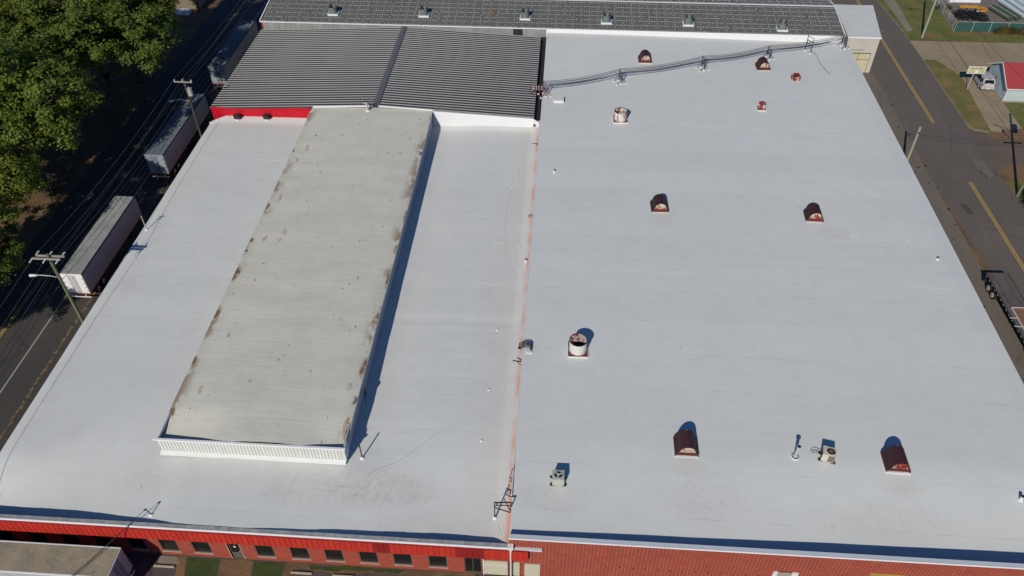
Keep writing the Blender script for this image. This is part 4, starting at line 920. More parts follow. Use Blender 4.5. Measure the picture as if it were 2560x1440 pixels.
# low-wing roof things
t = thing('vent_pipe', 'short rusty pipe in a white boot beside the raised roof', 'pipe vent', (-16.25, 39.95, zL(-16.25, 39.95)-.02))
MB().cyl((0, 0, 0), (0, 0, 1.85), .06, n=8).build('pipe', 'rust_steel', t); MB().cyl((0, 0, 1.75), (0, 0, 1.9), .075, n=8).build('cap', 'dark_steel', t)
MB().lathe([(.3, -.02), (.16, .1), (.06, .2)], n=10).build('boot', 'white_flashing', t, smooth=True)
t = thing('wire_anchor', 'leaning steel wire anchor on the low white roof above the parked trailer', 'cable stand', (-32.85, 33.3, zL(-32.85, 33.3)-.02))
MB().bar((0, 0, 0), (-.12, -.05, 1.0), .06).build('post', 'dark_steel', t); MB().bar((-.12, -.05, .95), (-.3, -.1, .9), .1).build('clamp', 'dark_steel', t)
MB().lathe([(.26, -.03), (.14, .1), (.05, .16)], n=10).build('boot', 'white_flashing', t, smooth=True)
for s in (0, .1): 
    a = Vector((-33.1, 33.2, zL(-32.85, 33.3)+.9)); b = Vector((-44+s*4, 18, 4.0)); pts = [a.lerp(b, i/14)-Vector((0, 0, 2.2*(i/14)*(1-i/14))) for i in range(15)]
    tag(MB().tube(pts, .022, 5).build('service_wire', 'cable'), 'thin dark service wire running from the low roof down past the trailer', 'cable', 'service wires above the long trailer')
t = thing('roof_mast', 'thin service mast with crossbars at the outer edge of the low roof', 'mast', (-48.15, 69.9, zL(-48.15, 69.9)-.02))
MB().cyl((0, 0, 0), (0, 0, 2.05), .05, n=8).build('pole', 'galvanised', t); MB().bar((-.35, 0, 1.75), (.35, 0, 1.75), .05).build('crossbar', 'dark_steel', t); MB().bar((-.3, 0, 1.45), (.3, 0, 1.45), .05).build('crossbar', 'dark_steel', t)
MB().lathe([(.24, -.02), (.14, .08), (.05, .14)], n=10).build('boot', 'white_flashing', t, smooth=True)
for i, (x, y) in enumerate(((-45.0, 94.35), (-40.85, 94.5))):
    t = thing('round_vent', ('round dark brown cap vent at the red wall, on the road side', 'round dark brown cap vent at the red wall, on the raised-roof side')[i], 'roof vent', (x, y, zL(x, y)-.05), 0, 'round cap vents at the red wall')
    MB().lathe([(.36, 0), (.3, .22), (.22, .26)], n=14).build('boot', 'white_flashing', t, smooth=True)
    MB().lathe([(.30, .24), (.50, .30), (.52, .62), (.46, .72), (.001, .76)], n=18).build('cap', 'hood_brown', t, smooth=True)
    MB().lathe([(.001, .765), (.34, .765)], n=18).build('top_plate', 'dark_trim', t)
t = thing('flue', 'grey pipe with a side elbow standing at the steel ridge', 'flue', (-26.25, 94.2, zM(-26.2, 94.2)-.03))
MB().cyl((0, 0, 0), (-.05, 0, 1.25), .12, n=12).build('pipe', 'galvanised', t, smooth=True); MB().bar((-.05, 0, 1.1), (-.5, .0, 1.2), .12).build('tee', 'galvanised', t)
MB().tube([(.1, .1, .05), (.45, .45, .7), (.8, .65, .75)], .07).build('elbow', 'dark_steel', t); MB().lathe([(.36, 0), (.3, .08), (.12, .14)], n=14).build('boot', 'white_flashing', t, smooth=True)
t = thing('bent_antenna', 'thin bent antenna brackets at the edge of the steel roof', 'antenna', (-27.3, 94.9, 7.3))
MB().tube([(0, 0, 0), (-.05, .2, .5), (-.3, .5, .9)], .03).build('arm', 'rust_steel', t); MB().tube([(.4, .1, .1), (.9, .3, .7), (1.2, .6, .95)], .03).build('arm', 'dark_steel', t)
t = thing('clamp_fitting', 'small dark fitting on the shaded side of the raised roof', 'fitting', (-17.2, 46.4, 5.6))
MB().box(0, .2, -.2, .2, 0, .5).build('box', 'dark_steel', t); MB().tube([(.1, -.2, .1), (.15, -.5, -.3), (.1, -.7, -.6)], .03).build('hose', 'black_rubber', t)

# fan housings on the rear warehouse roof
def vent6():
    t = thing('fan_housing', '', 'roof vent', group='grey fan housings on the rear roof')
    MB().box(-.85, .85, -.75, .75, -.3, .2).build('kerb', 'white_flashing', t)
    MB().box(-.70, .70, -.62, .70, .201, .26).build('top_plate', 'vent_green', t)
    mb = MB(); mb.lathe([(.60, .261), (.60, 1.05), (.68, 1.12), (.68, 1.18), (.62, 1.18), (.56, .6), (.001, .6)], n=24); mb.build('drum', 'vent_green', t, smooth=True)
    for a in (.3, 2.4): MB().bar((.3*math.cos(a), .3*math.sin(a), .9), (.6*math.cos(a), .6*math.sin(a), 1.45), .28, .04).build('damper_leaf', 'dark_steel', t)
    return t
vv = vent6()
VL = ['grey fan housing on the rear roof at the treed road end', 'grey fan housing on the rear roof, second from the treed road', 'grey fan housing on the rear roof, third from the treed road',
      'grey fan housing on the rear roof, third from the cream block', 'grey fan housing on the rear roof, second from the cream block', 'grey fan housing on the rear roof nearest the cream block']
for i, (x, y) in enumerate(((-37.6, 123.0), (-22.7, 123.2), (-6.25, 123.1), (6.8, 122.5), (19.8, 122.5), (34.4, 121.7))):
    o = vv if i == 0 else dup(vv, (0, 0, 0), 0)
    o.location = (x, y, EZ+(RZ-EZ)*(y-EY)/(RY-EY)); o['label'] = VL[i]; o.rotation_euler = (0, 0, 0)

# ------------------------------------------------------------------ semi trailers
def wheel(t, x, y, r, w, side):
    """axle along X"""
    p = MB().cyl((x-side*w, y, r), (x, y, r), r, n=18).build('wheel', 'tyre', t, smooth=True)
    sub(MB().cyl((x-side*.02, y, r), (x+side*.03, y, r), r*.56, n=14), 'rim', 'rim', p)
    sub(MB().cyl((x+side*.03, y, r), (x+side*.06, y, r), r*.2, n=10), 'hub', 'red_bumper', p)
def trailer(label, loc, rotz, L, roof, side, rear, H=4.1, ladder=False):
    """local frame: rear at y=0 facing -Y, front at y=L"""
    W = 2.6; t = thing('box_trailer', label, 'trailer', loc, R(rotz), 'box trailers parked around the plant')
    MB().box(-W/2, W/2, .05, L, 1.15, H-.03).build('box', side, t)
    MB().box(-W/2+.09, W/2-.09, .12, L-.1, H-.029, H).build('roof', roof, t)
    MB().box(-W/2-.01, -W/2+.085, .0, L+.01, H-.13, H+.015).box(W/2-.085, W/2+.01, .0, L+.01, H-.13, H+.015).box(-W/2+.086, W/2-.086, L-.09, L+.015, H-.13, H+.015).build('top_rail', 'dark_trim' if roof != 'trailer_roof_dirty' else 'trailer_white', t)
    for s in (-1, 1):
        MB().box(s*W/2-.02, s*W/2+.02, .06, L, 1.05, 1.22).build('bottom_rail', 'dark_trim', t)
        n = int(L/1.2)
        for k in range(1, n): MB().box(s*W/2-.004 if s > 0 else -W/2-.012, s*W/2+.012 if s > 0 else -W/2+.004, k*1.2-.02, k*1.2+.02, 1.23, H-.14).build('side_seam', side, t)
    for k, (a, b) in enumerate(((-W/2+.05, -.03), (.03, W/2-.05))):
        dpart = MB().box(a, b, -.02, .045, 1.22, H-.16).build('rear_door', rear, t)
        for xr in ((a+.85, a+1.05) if k == 0 else (a+.12, a+.32)): sub(MB().cyl((xr, -.045, 1.2), (xr, -.045, H-.18), .022, n=6), 'lock_rod', 'dark_steel', dpart)
        for z in (1.55, 2.1, 2.7, 3.4): sub(MB().box((a if k == 0 else b-.2), (a+.2 if k == 0 else b), -.035, -.021, z, z+.07), 'hinge', 'dark_steel', dpart)
    MB().box(-W/2, W/2, -.03, .06, H-.155, H+.015).build('rear_header', rear, t)
    MB().box(-W/2, W/2, -.03, .06, 1.02, 1.2).build('rear_sill', 'red_bumper', t)
    MB().box(-1.15, 1.15, -.02, .06, .52, .64).build('bumper', 'rim', t)
    for s in (-.6, .6): MB().box(s-.05, s+.05, .0, .06, .641, 1.019).build('bumper_post', 'rim', t)
    MB().box(-.5, .5, .5, L-1.2, .85, 1.149).build('frame_rail', 'dark_steel', t)
    for y in (1.6, 2.9):
        for s in (-1, 1): wheel(t, s*1.28, y, .5, .55, s)
        MB().cyl((-1.0, y, .5), (1.0, y, .5), .09, n=8).build('axle', 'dark_steel', t)
    for s in (-.75, .75): MB().box(s-.08, s+.08, L-3.2, L-3.0, .0, 1.15).build('landing_leg', 'dark_steel', t)
    return t
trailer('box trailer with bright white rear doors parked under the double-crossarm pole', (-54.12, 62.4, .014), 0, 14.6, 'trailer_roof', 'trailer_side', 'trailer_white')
trailer('shaded box trailer with rear doors coloured blue-grey for shade beside the transformer pole', (-54.1, 86.1, .014), 0, 16.2, 'trailer_roof_shade', 'trailer_side', 'trailer_rear_shade')
trailer('shaded box trailer parked beside the ribbed steel roof end wall', (-53.97, 110.6, .014), 0, 16.5, 'trailer_roof_shade', 'trailer_side', 'trailer_rear_shade')
trailer('long box trailer with stained tan roof parked along the brick office front', (-34.3, 29.08, .012), 90, 16.0, 'trailer_roof_dirty', 'trailer_side', 'trailer_side')

# flatbed on the warehouse side
t = thing('flatbed_trailer', 'dark flatbed trailer with white-hubbed wheels parked beside the warehouse', 'trailer', (51.65, 72.1, .010), R(180.8))
# local: rear at y=0, bed runs to +y (towards the brick front end of the road)
W = 2.5; LL = 15.0
MB().box(-W/2, W/2, .02, LL, 1.2, 1.38).build('bed_frame', 'dark_steel', t)
for x0, x1 in ((-1.18, -.62), (-.56, .56), (.62, 1.18)):
    for k in range(10): MB().box(x0, x1, .06+k*1.49, .06+k*1.49+1.475, 1.381, 1.45).build('deck_plank', 'deck_wood', t)
for s in (-1, 1):
    MB().box(s*W/2-.05, s*W/2+.05, .0, LL, 1.3, 1.44).build('side_rail', 'dark_trim', t)
    for k in range(18): MB().box(s*(W/2+.051)-.03, s*(W/2+.051)+.03, .5+k*.8, .62+k*.8, 1.28, 1.40).build('stake_pocket', 'galvanised', t)
    for y in (1.7, 2.9): wheel(t, s*1.26, y, .52, .55, s)
    MB().box(s*1.0-.3, s*1.0+.3, .3, .36, .35, 1.15).build('mud_flap', 'black_rubber', t)
MB().box(-1.2, 1.2, -.05, .02, .9, 1.2).build('rear_bar', 'dark_steel', t)
MB().box(-.45, .45, .6, LL, .8, 1.199).build('chassis', 'dark_steel', t)
for s in (-.75, .75): MB().box(s-.08, s+.08, 11.0, 11.2, .0, 1.2).build('landing_leg', 'dark_steel', t)
t2 = thing('load_panel', 'brown panel with white frame loaded on the flatbed', 'panel', (51.75, 72.1, 1.462), R(180.8))
MB().box(-.95, .75, 6.0, 11.2, .0, .10).build('board', 'cargo_brown', t2)
MB().box(.76, .85, 5.9, 11.3, 0, .16).box(-1.05, -.96, 5.9, 11.3, 0, .16).box(-.95, .75, 5.9, 5.99, 0, .16).build('frame', 'wire_mesh_white', t2)
for y in (7.6, 8.9): MB().bar((.86, y, .1), (1.6, y-.1, .04), .06).build('strap_bar', 'wire_mesh_white', t2)

# ------------------------------------------------------------------ utility poles
def ins(t, p, q, n=3):
    d = Vector(q)-Vector(p)
    mb = MB()
    for k in range(n):
        a = Vector(p)+d*(k/n); mb.cyl(a, a+d*(.55/n), .09, .06, 8)
    return mb
p = thing('utility_pole', 'greenish wooden pole with doubled crossarms and street lamp above the white-doored trailer', 'utility pole', (-51.4, 57.7, .006))
MB().cyl((0, 0, 0), (0, 0, 11.25), .20, .14, 12).build('pole', 'wood_pole', p, smooth=True)
MB().box(-1.6, 1.35, -.30, -.17, 10.75, 10.95).build('crossarm', 'grey_wood', p); MB().box(-1.45, 1.55, .17, .30, 10.75, 10.95).build('crossarm', 'grey_wood', p)
for x in (-1.45, -.05, 1.3):
    ins(p, (x, .30, 10.9), (x+.02, .95, 10.92)).build('insulator', 'insulator', p); ins(p, (x-.12, -.30, 10.85), (x-.15, -.95, 10.8)).build('insulator', 'insulator', p)
MB().tube([(-.12, 0, 8.1), (-.9, -.1, 8.35), (-1.8, -.15, 8.45), (-2.3, -.15, 8.42)], .05, 6).build('lamp_arm', 'galvanised', p)
MB().cyl((-2.2, -.15, 8.40), (-2.95, -.18, 8.36), .12, .17, 10).build('lamp_head', 'insulator', p, smooth=True)
for x in (-1.0, .9): MB().tube([(x, -.9, 10.8), (x+.2, -.5, 10.3), (x+.25, 0, 10.25), (x+.1, .6, 10.5), (x, .9, 10.9)], .02, 4).build('jumper_wire', 'cable', p)
p = thing('utility_pole', 'dark utility pole with grey transformer can and lamp beside the shaded trailers', 'utility pole', (-51.35, 94.9, .006))
MB().cyl((0, 0, 0), (0, 0, 10.75), .18, .13, 12).build('pole', 'bark', p, smooth=True)
MB().box(-1.3, 1.2, -.28, -.14, 10.2, 10.36).build('crossarm', 'grey_wood', p)
MB().cyl((.45, -.1, 8.2), (.45, -.1, 9.3), .32, .32, 14).build('transformer_can', 'transformer', p, smooth=True); MB().cyl((.45, -.1, 9.301), (.45, -.1, 9.5), .07, n=8).build('bushing', 'insulator', p)
MB().tube([(-.12, 0, 7.2), (-1.0, -.1, 7.5), (-2.0, -.15, 7.45), (-2.4, -.15, 7.3)], .05, 6).build('lamp_arm', 'galvanised', p); MB().cyl((-2.3, -.15, 7.33), (-2.9, -.2, 7.2), .1, .15, 10).build('lamp_head', 'insulator', p)
for x in (-1.2, -.1, 1.1): ins(p, (x, -.2, 10.36), (x, -.2, 10.75), 2).build('insulator', 'insulator', p)
p = thing('utility_pole', 'leaning brown pole on the bare earth across the road by the tan shed', 'utility pole', (-68.0, 138.9, 0))
MB().tube([(0, 0, 0), (-.1, .3, 3), (-.55, .5, 6), (-1.5, .7, 9.5)], [.2, .17, .15, .13], 8).build('pole', 'rust_bark', p)
MB().box(-2.4, -.3, .6, .75, 9.0, 9.15).build('crossarm', 'grey_wood', p)
# overhead wires along the treed road
def span(a, b, sag, n=20): 
    a, b = Vector(a), Vector(b); return [a.lerp(b, i/n)-Vector((0, 0, 4*sag*(i/n)*(1-i/n))) for i in range(n+1)]
WX = ((-52.85, 10.92, -52.55, 10.72), (-51.45, 10.92, -51.45, 10.75), (-50.1, 10.92, -50.25, 10.72))
for xa, za, xb, zb in WX:
    pts = span((xa-.12, 15, za+.1), (xa-.12, 56.75, za-.1), 1.0)+span((xa, 58.65, za), (xb, 94.7, zb), .8)+span((xb, 94.8, zb), (xb-.2, 150, zb), 1.2)[1:]
    tag(MB().tube(pts, .022, 4).build('power_line', 'cable_grey'), 'overhead power line strung between the poles along the treed road', 'power line', 'overhead lines along the treed road')
for k, z in enumerate((8.9, 8.2, 7.4)):
    pts = span((-51.6+.1*k, 15, z), (-51.6, 57.5, z), .9)+span((-51.6, 57.7, z), (-51.5, 94.9, z-.5), .8)[1:]+span((-51.5, 94.9, z-.5), (-51.8, 150, z-.5), 1.0)[1:]
    tag(MB().tube(pts, .028, 4).build('telephone_line', 'cable'), 'lower communication cable strung between the poles along the treed road', 'cable', 'communication cables along the treed road')
# poles on the warehouse side
p = thing('utility_pole', 'short pale wooden pole rising beside the white roof edge', 'utility pole', (47.6, 94.1, .006))
MB().cyl((0, 0, 0), (.0, 0, 7.2), .19, .15, 12).build('pole', 'pale_wood', p, smooth=True); MB().box(-.1, .1, -.22, -.1, 6.3, 6.5).build('bolt_plate', 'dark_steel', p)
p = thing('utility_pole', 'pale grey wooden pole on the grass corner by the green fence', 'utility pole', (62.77, 135.75, .01))
MB().cyl((0, 0, 0), (.05, 0, 10.5), .20, .15, 12).build('pole', 'pale_wood', p, smooth=True)
MB().tube([(0, 0, 7.6), (-.8, .2, 7.8), (-2.2, .3, 7.8)], .05, 6).build('lamp_arm', 'galvanised', p); MB().cyl((-2.1, .3, 7.8), (-2.7, .35, 7.75), .1, .15, 8).build('lamp_head', 'insulator', p)
p = thing('utility_pole', 'wooden pole with lamp arm and transformer at the side street corner, seen by its shadow', 'utility pole', (61.2, 89.4, .01))
MB().cyl((0, 0, 0), (0, 0, 14.6), .20, .14, 12).build('pole', 'wood_pole', p, smooth=True)
MB().tube([(-.1, 0, 11.3), (-1.2, .0, 11.8), (-2.6, .0, 12.4)], .06, 6).build('lamp_arm', 'galvanised', p); MB().cyl((.5, 0, 11.0), (.5, 0, 12.3), .35, n=12).build('transformer_can', 'transformer', p, smooth=True)
MB().tube([(-.1, 0, 9.6), (-.7, .2, 10.2), (-1.1, .3, 10.8)], .05, 6).build('bracket', 'galvanised', p); MB().cyl((-1.05, .3, 10.7), (-1.2, .35, 11.2), .16, n=8).build('cutout', 'insulator', p)
MB().box(-1.3, 1.3, -.1, .1, 8.9, 9.05).build('crossarm', 'grey_wood', p)
for k, (z, dz) in enumerate(((6.9, 8.2), (6.5, 7.7), (6.1, 7.3))):
    tag(MB().tube(span((47.7, 94.1, z), (61.2, 89.4, dz+1.2), .25), .022, 4).build('power_line', 'cable'), 'thin wire crossing the road from the short pale pole at the roof edge', 'power line', 'wires crossing the warehouse road')
    tag(MB().tube(span((61.2, 89.4, dz+1.2), (110, 92, dz), .8), .03, 4).build('power_line', 'cable'), 'wire running along the side street from the corner pole', 'power line', 'wires along the side street')
tag(MB().tube(span((61.2, 89.4, 12.6), (62.77, 135.75, 9.4), .9), .024, 4).build('power_line', 'cable'), 'wire following the grass strip between the corner pole and the fence pole', 'power line')

# ------------------------------------------------------------------ blue house, sign and van
H = thing('blue_house', 'pale blue sided house with red metal roof beside the driveway', 'house', (74, 120.7, 0), world=True)
hx0, hx1, hy0, hy1, he, hr = 68.55, 84, 114.4, 121.6, 2.6, 4.65; hm = (hy0+hy1)/2
w_ = MB(); w_.prismx([(hy0+.04, 0), (hy1-.04, 0), (hy1-.04, he-.08), (hm, hr-.1), (hy0+.04, he-.08)], hx0+.04, hx1); hw = w_.build('wall', 'siding', H)
k = 0; z = .12
while z < hr-.2:
    z1 = z+.20
    def yr(zz): 
        f = 0 if zz < he else (zz-he)/(hr-he)*(hm-hy0); return hy0+f, hy1-f
    a, b = yr(z1)
    if b-a > .6: sub(MB().add([(hx0-.0, a+.02, z), (hx0-.0, b-.02, z), (hx0+.03, b-.02, z1), (hx0+.03, a+.02, z1), (hx0+.03, a+.02, z), (hx0+.03, b-.02, z)], [(0,1,2,3),(0,4,5,1),(0,3,4),(1,5,2)]), 'siding_board', 'siding', hw)
    if z1 < he-.05: sub(MB().add([(hx0, hy0-.03, z), (hx1, hy0-.03, z), (hx1, hy0, z1), (hx0, hy0, z1), (hx0, hy0, z), (hx1, hy0, z)], [(0,1,2,3),(0,4,5,1)]), 'siding_board', 'siding_front', hw)
    z += .205
rx0 = hx0-.45
rr = MB()
ov = .45; zf = he-ov*(hr-he)/(hm-hy0)
rr.add([(rx0, hy0-ov, zf), (hx1+.4, hy0-ov, zf), (hx1+.4, hm, hr), (rx0, hm, hr), (rx0, hy1+ov, zf), (hx1+.4, hy1+ov, zf)], [(0,1,2,3),(3,2,5,4)]); rp2 = rr.build('roof', 'red_roof', H)
for i in range(36):
    x = rx0+.2+i*.45
    if x < hx1: sub(MB().bar((x, hy0-ov, zf+.02), (x, hm, hr+.02), .05, .05).bar((x, hm, hr+.02), (x, hy1+ov, zf+.02), .05, .05), 'roof_seam', 'red_roof', rp2)
MB().bar((rx0-.03, hy0-ov, zf-.03), (rx0-.03, hm, hr-.03), .06, .20).bar((rx0-.03, hm, hr-.03), (rx0-.03, hy1+ov, zf-.03), .06, .20).build('bargeboard', 'trim_white', H)
MB().box(rx0, hx1, hy0-ov-.08, hy0-ov-.005, zf-.14, zf+.03).build('eave_trim', 'trim_white', H)
MB().box(hx0-.05, hx0+.06, hy0-.06, hy0-.031, 0, he-.2).build('corner_trim', 'trim_white', H)
wd = MB().box(hx0-.03, hx0-.01, 118.6, 119.7, 1.0, 2.0).build('window', 'window_frame', H)
sub(MB().box(hx0-.05, hx0-.031, 119.2, 119.6, 1.05, 1.95), 'shutter', 'trim_white', wd); sub(MB().box(hx0-.05, hx0-.031, 118.7, 119.1, 1.05, 1.95), 'pane', 'taupe', wd)
MB().box(hx0+.02, hx1, hy0-.12, hy0-.04, 0, .12).build('base_board', 'coping_grey', H)

t = thing('sign_board', 'cream sign board on one thin post beside the silver van', 'sign', (64.35, 117.85, .01), R(0))
MB().cyl((0, 0, 0), (0, 0, 2.9), .06, n=8).build('post', 'galvanised', t)
bd = MB().box(-1.05, 1.55, -.10, .02, 2.78, 3.85).build('board', 'sign_cream', t)
sub(MB().box(-1.12, 1.62, -.06, .06, 2.70, 2.779).box(-1.12, 1.62, -.06, .06, 3.851, 3.92).box(-1.12, -1.051, -.06, .06, 2.779, 3.851).box(1.551, 1.62, -.06, .06, 2.779, 3.851), 'frame', 'trim_white', bd)
ink = MB(); rr_ = random.Random(5); x = -.80
for k in range(22):
    if k == 7: x += .09; continue
    wl_ = rr_.uniform(.06, .09); hh = .17
    ink.box(x, x+wl_*.35, -.106, -.101, 3.56, 3.56+hh).box(x+wl_*.35, x+wl_, -.106, -.101, 3.56+rr_.choice((0, .07, .13)), 3.60+rr_.choice((.0, .07, .13))); x += wl_+.022
sub(ink, 'lettering', 'sign_ink', bd)
em = MB(); em.cyl((.28, -.101, 3.08), (.28, -.107, 3.08), .24, n=20); sub(em, 'emblem', 'sign_white', bd)
sub(MB().bar((1.05, -.104, 3.45), (1.3, -.104, 3.2), .05, .006).box(-.85, -.05, -.106, -.101, 2.98, 3.0).box(-.85, -.1, -.106, -.101, 3.25, 3.265), 'stroke', 'sign_ink', bd)

def van(loc, rz):
    t = thing('minivan', 'silver minivan parked between the cream sign and the blue house', 'van', loc, R(rz))
    # local: rear at y=0, front at y=4.9
    ys_ = [0.0, .12, .55, 1.6, 2.6, 3.25, 3.9, 4.6, 4.95]
    top = [1.05, 1.15, 1.68, 1.74, 1.72, 1.62, 1.12, .98, .72]; bot = [.42, .34, .30, .28, .28, .28, .28, .32, .40]
    belt = [.95, .98, 1.0, 1.0, .98, .97, .94, .86, .66]; hwid = [.88, .93, .95, .96, .96, .95, .93, .88, .72]; tw = [.84, .86, .74, .74, .74, .74, .80, .80, .66]
    vs = []; 
    for y, a, b, c, wd_, tw_ in zip(ys_, top, bot, belt, hwid, tw):
        vs += [(-wd_*.92, y, b), (-wd_, y, (b+c)/2), (-wd_*.98, y, c), (-tw_, y, a), (0, y, a+.03), (tw_, y, a), (wd_*.98, y, c), (wd_, y, (b+c)/2), (wd_*.92, y, b)]
    n = 9; L_ = len(ys_); fs = [(j*n+i, j*n+i+1, (j+1)*n+i+1, (j+1)*n+i) for j in range(L_-1) for i in range(n-1)] + [((j+1)*n, (j+1)*n+8, j*n+8, j*n) for j in range(L_-1)]
    fs += [tuple(range(n)), tuple(range((L_-1)*n+n-1, (L_-1)*n-1, -1))]
    mb = MB(); mb.add(vs, fs); mb.build('body', 'van_silver', t, smooth=True)
    MB().add([(-.70, .085, 1.08), (.70, .085, 1.08), (.60, .43, 1.58), (-.60, .43, 1.58)], [(0,1,2,3)]).add([(-.70, .06, 1.08), (.70, .06, 1.08), (.60, .40, 1.59), (-.60, .40, 1.59)], [(0,1,2,3)]).build('rear_window', 'car_glass', t)
    MB().box(-.80, .80, -.03, .10, .62, 1.02).build('tailgate', 'van_rear', t)
    MB().box(-.92, .92, -.10, .14, .36, .60).build('rear_bumper', 'van_silver', t)
    MB().box(-.86, .86, -.08, .1, .28, .355).build('bumper_lip', 'dark_trim', t)
    MB().box(-.22, .22, -.115, -.101, .42, .54).build('number_plate', 'plate', t)
    for s in (-1, 1):
        MB().box(s*.85-.10, s*.85+.10, -.02, .16, .84, 1.08).build('tail_light', 'tail_light', t)
        for y0, y1 in ((.62, 1.30), (1.42, 2.45), (2.56, 3.30)):
            f0 = .985 if s else 0
            MB().add([(s*.965, y0, 1.06), (s*.965, y1, 1.06), (s*.80, y1-.03, 1.55 if y1 < 3 else 1.48), (s*.80, y0+.05, 1.56)], [(0,1,2,3)]).add([(s*.945, y0, 1.06), (s*.945, y1, 1.06), (s*.78, y1-.03, 1.55 if y1 < 3 else 1.48), (s*.78, y0+.05, 1.56)], [(0,1,2,3)]).build('side_window', 'car_glass', t)
        for y in (.95, 3.95):
            wp = MB().cyl((s*.72, y, .33), (s*.955, y, .33), .33, n=16).build('wheel', 'tyre', t, smooth=True); sub(MB().cyl((s*.95, y, .33), (s*.975, y, .33), .20, n=12), 'rim', 'rim', wp)
        MB().box(s*.98-.12, s*.98+.12, 3.05, 3.2, 1.0, 1.12).build('door_mirror', 'van_silver', t)
    MB().add([(-.74, 3.32, 1.60), (.74, 3.32, 1.60), (.80, 3.88, 1.16), (-.80, 3.88, 1.16)], [(0,1,2,3)]).add([(-.74, 3.36, 1.64), (.74, 3.36, 1.64), (.80, 3.92, 1.18), (-.80, 3.92, 1.18)], [(0,1,2,3)]).build('windscreen', 'car_glass', t)
    MB().box(-.18, .18, .46, .56, 1.70, 1.74).build('brake_light', 'dark_trim', t)
    return t
vn = van((67.15, 117.3, .012), -2); vn.scale = (1.08, 1.0, 1.1)

# ------------------------------------------------------------------ pipe yard
F = thing('green_fence', 'chain-link fence with green privacy mesh in front of the pipe yard', 'fence', (76, 138.6, 0), world=True)
for i in range(10):
    x = 69.1+i*3.0; MB().cyl((x, 138.5, 0), (x, 138.5, 1.85), .045, n=6).build('post', 'galvanised', F)
    if i < 9: MB().box(x+.05, x+2.95, 138.49, 138.51, .08, 1.72).build('mesh_panel', 'fence_green', F)
MB().cyl((69.1, 138.5, 1.8), (96, 138.5, 1.8), .03, n=6).build('top_rail', 'galvanised', F)
F2 = thing('chain_link_fence', 'open chain-link fence running back from the green mesh corner', 'fence', (69.4, 150, 0), world=True)
for i in range(8): MB().cyl((69.15+.05*i, 139.4+i*3, 0), (69.15+.05*i, 139.4+i*3, 1.85), .04, n=6).build('post', 'galvanised', F2)
MB().bar((69.1, 138.6, 1.8), (69.5, 161, 1.8), .04).build('top_rail', 'galvanised', F2)
lk = MB()
for i in range(140):
    y = 138.7+i*.16; lk.bar((69.12+.018*(y-138.6)/1, y, .05), (69.12+.018*(y-138.6), y+1.2, 1.78), .008); lk.bar((69.12+.018*(y-138.6), y+1.2, .05), (69.12+.018*(y-138.6), y, 1.78), .008)
stuff(lk.build('wire_mesh', 'coping_grey', F2))
# black hoses / scrap heap: loops of pipe one can tell apart only as a mass
rng = random.Random(11); hp = MB()
for k in range(150):
    u = rng.uniform(-1, 1); x = 73.9+u*2.5; y = 144.3+rng.uniform(-1.4, 1.5)-.15*u; zt = max(.05, 1.0*(1-(u*u)*.6)*(1-((y-144.3)/2)**2)); z = rng.uniform(.05, zt+.15)
    r = rng.uniform(.18, .55); a0 = rng.uniform(0, 6.28); tl = rng.uniform(-.9, .9); tm = rng.uniform(-.9, .9)
    hp.tube([(x+r*math.cos(a0+i*.8), y+r*math.sin(a0+i*.8), max(.05, z+tl*r*math.cos(a0+i*.8)+tm*r*math.sin(a0+i*.8))) for i in range(7)], rng.uniform(.05, .10), 5)
tag(stuff(hp.build('scrap_heap', 'black_rubber')), 'heap of tangled black pipe offcuts behind the green fence', 'scrap heap')
t = thing('cable_reel', 'yellow round pipe reel lying on the black heap', 'reel', (76.2, 145.9, .75), 0)
mb = MB()
mb.lathe([(.55, .05), (.95, .05), (.95, .3), (.55, .3), (.55, .05)], n=20); mb.build('rim', 'yellow_paint', t, smooth=True); MB().bar((-.8, 0, .33), (.8, 0, .33), .14, .05).build('bar', 'yellow_paint', t); MB().bar((0, -.8, .38), (0, .8, .38), .14, .05).build('bar', 'yellow_paint', t); MB().cyl((0, 0, -.75), (0, 0, .05), .3, n=10).build('hub', 'dark_steel', t)
t = thing('white_sack', 'white sack beside the yellow reel', 'sack', (75.4, 145.2, .75)); MB().lathe([(.001, -.1), (.3, -.05), (.35, .15), (.2, .3), (.001, .32)], n=10).build('bag', 'pipe_white', t, smooth=True)
for i, (x, y, z) in enumerate(((75.0, 150.6, .38), (75.0, 151.4, .38), (75.0, 151.0, 1.04), (75.0, 152.2, .38), (75.0, 151.8, 1.04))):
    t = MB().cyl((x-2.7, y, z), (x+2.7, y, z), .37, n=14).build('white_pipe', 'pipe_white', smooth=True); tag(t, 'long white plastic pipe stacked at the back of the yard', 'pipe', 'white pipes stacked in the yard')
    sub(MB().cyl((x-2.9, y, z), (x-2.55, y, z), .42, n=14), 'bell_end', 'pipe_white', t)
tag(MB().box(73.6, 77.0, 148.6, 149.3, .02, .18).build('pallet_beam', 'yellow_paint'), 'low orange-yellow beam on the yard in front of the white pipes', 'beam')
for i in range(2):
    a = Vector((78.9+i*1.45, 147.8+i*.6, .5)); b = Vector((80.5+i*1.45, 143.0+i*.3, .5))
    t = MB().cyl(a, b, .55, n=14, cap=(True, True)).build('dark_pipe', 'pipe_green', smooth=True); tag(t, 'wide dark green pipe lying slanted by the fence', 'pipe', 'dark green pipes by the fence')
    sub(MB().bar(a+Vector((-.5, 0, .3)), b+Vector((-.5, 0, .3)), .06), 'edge_strip', 'pipe_blue', t)
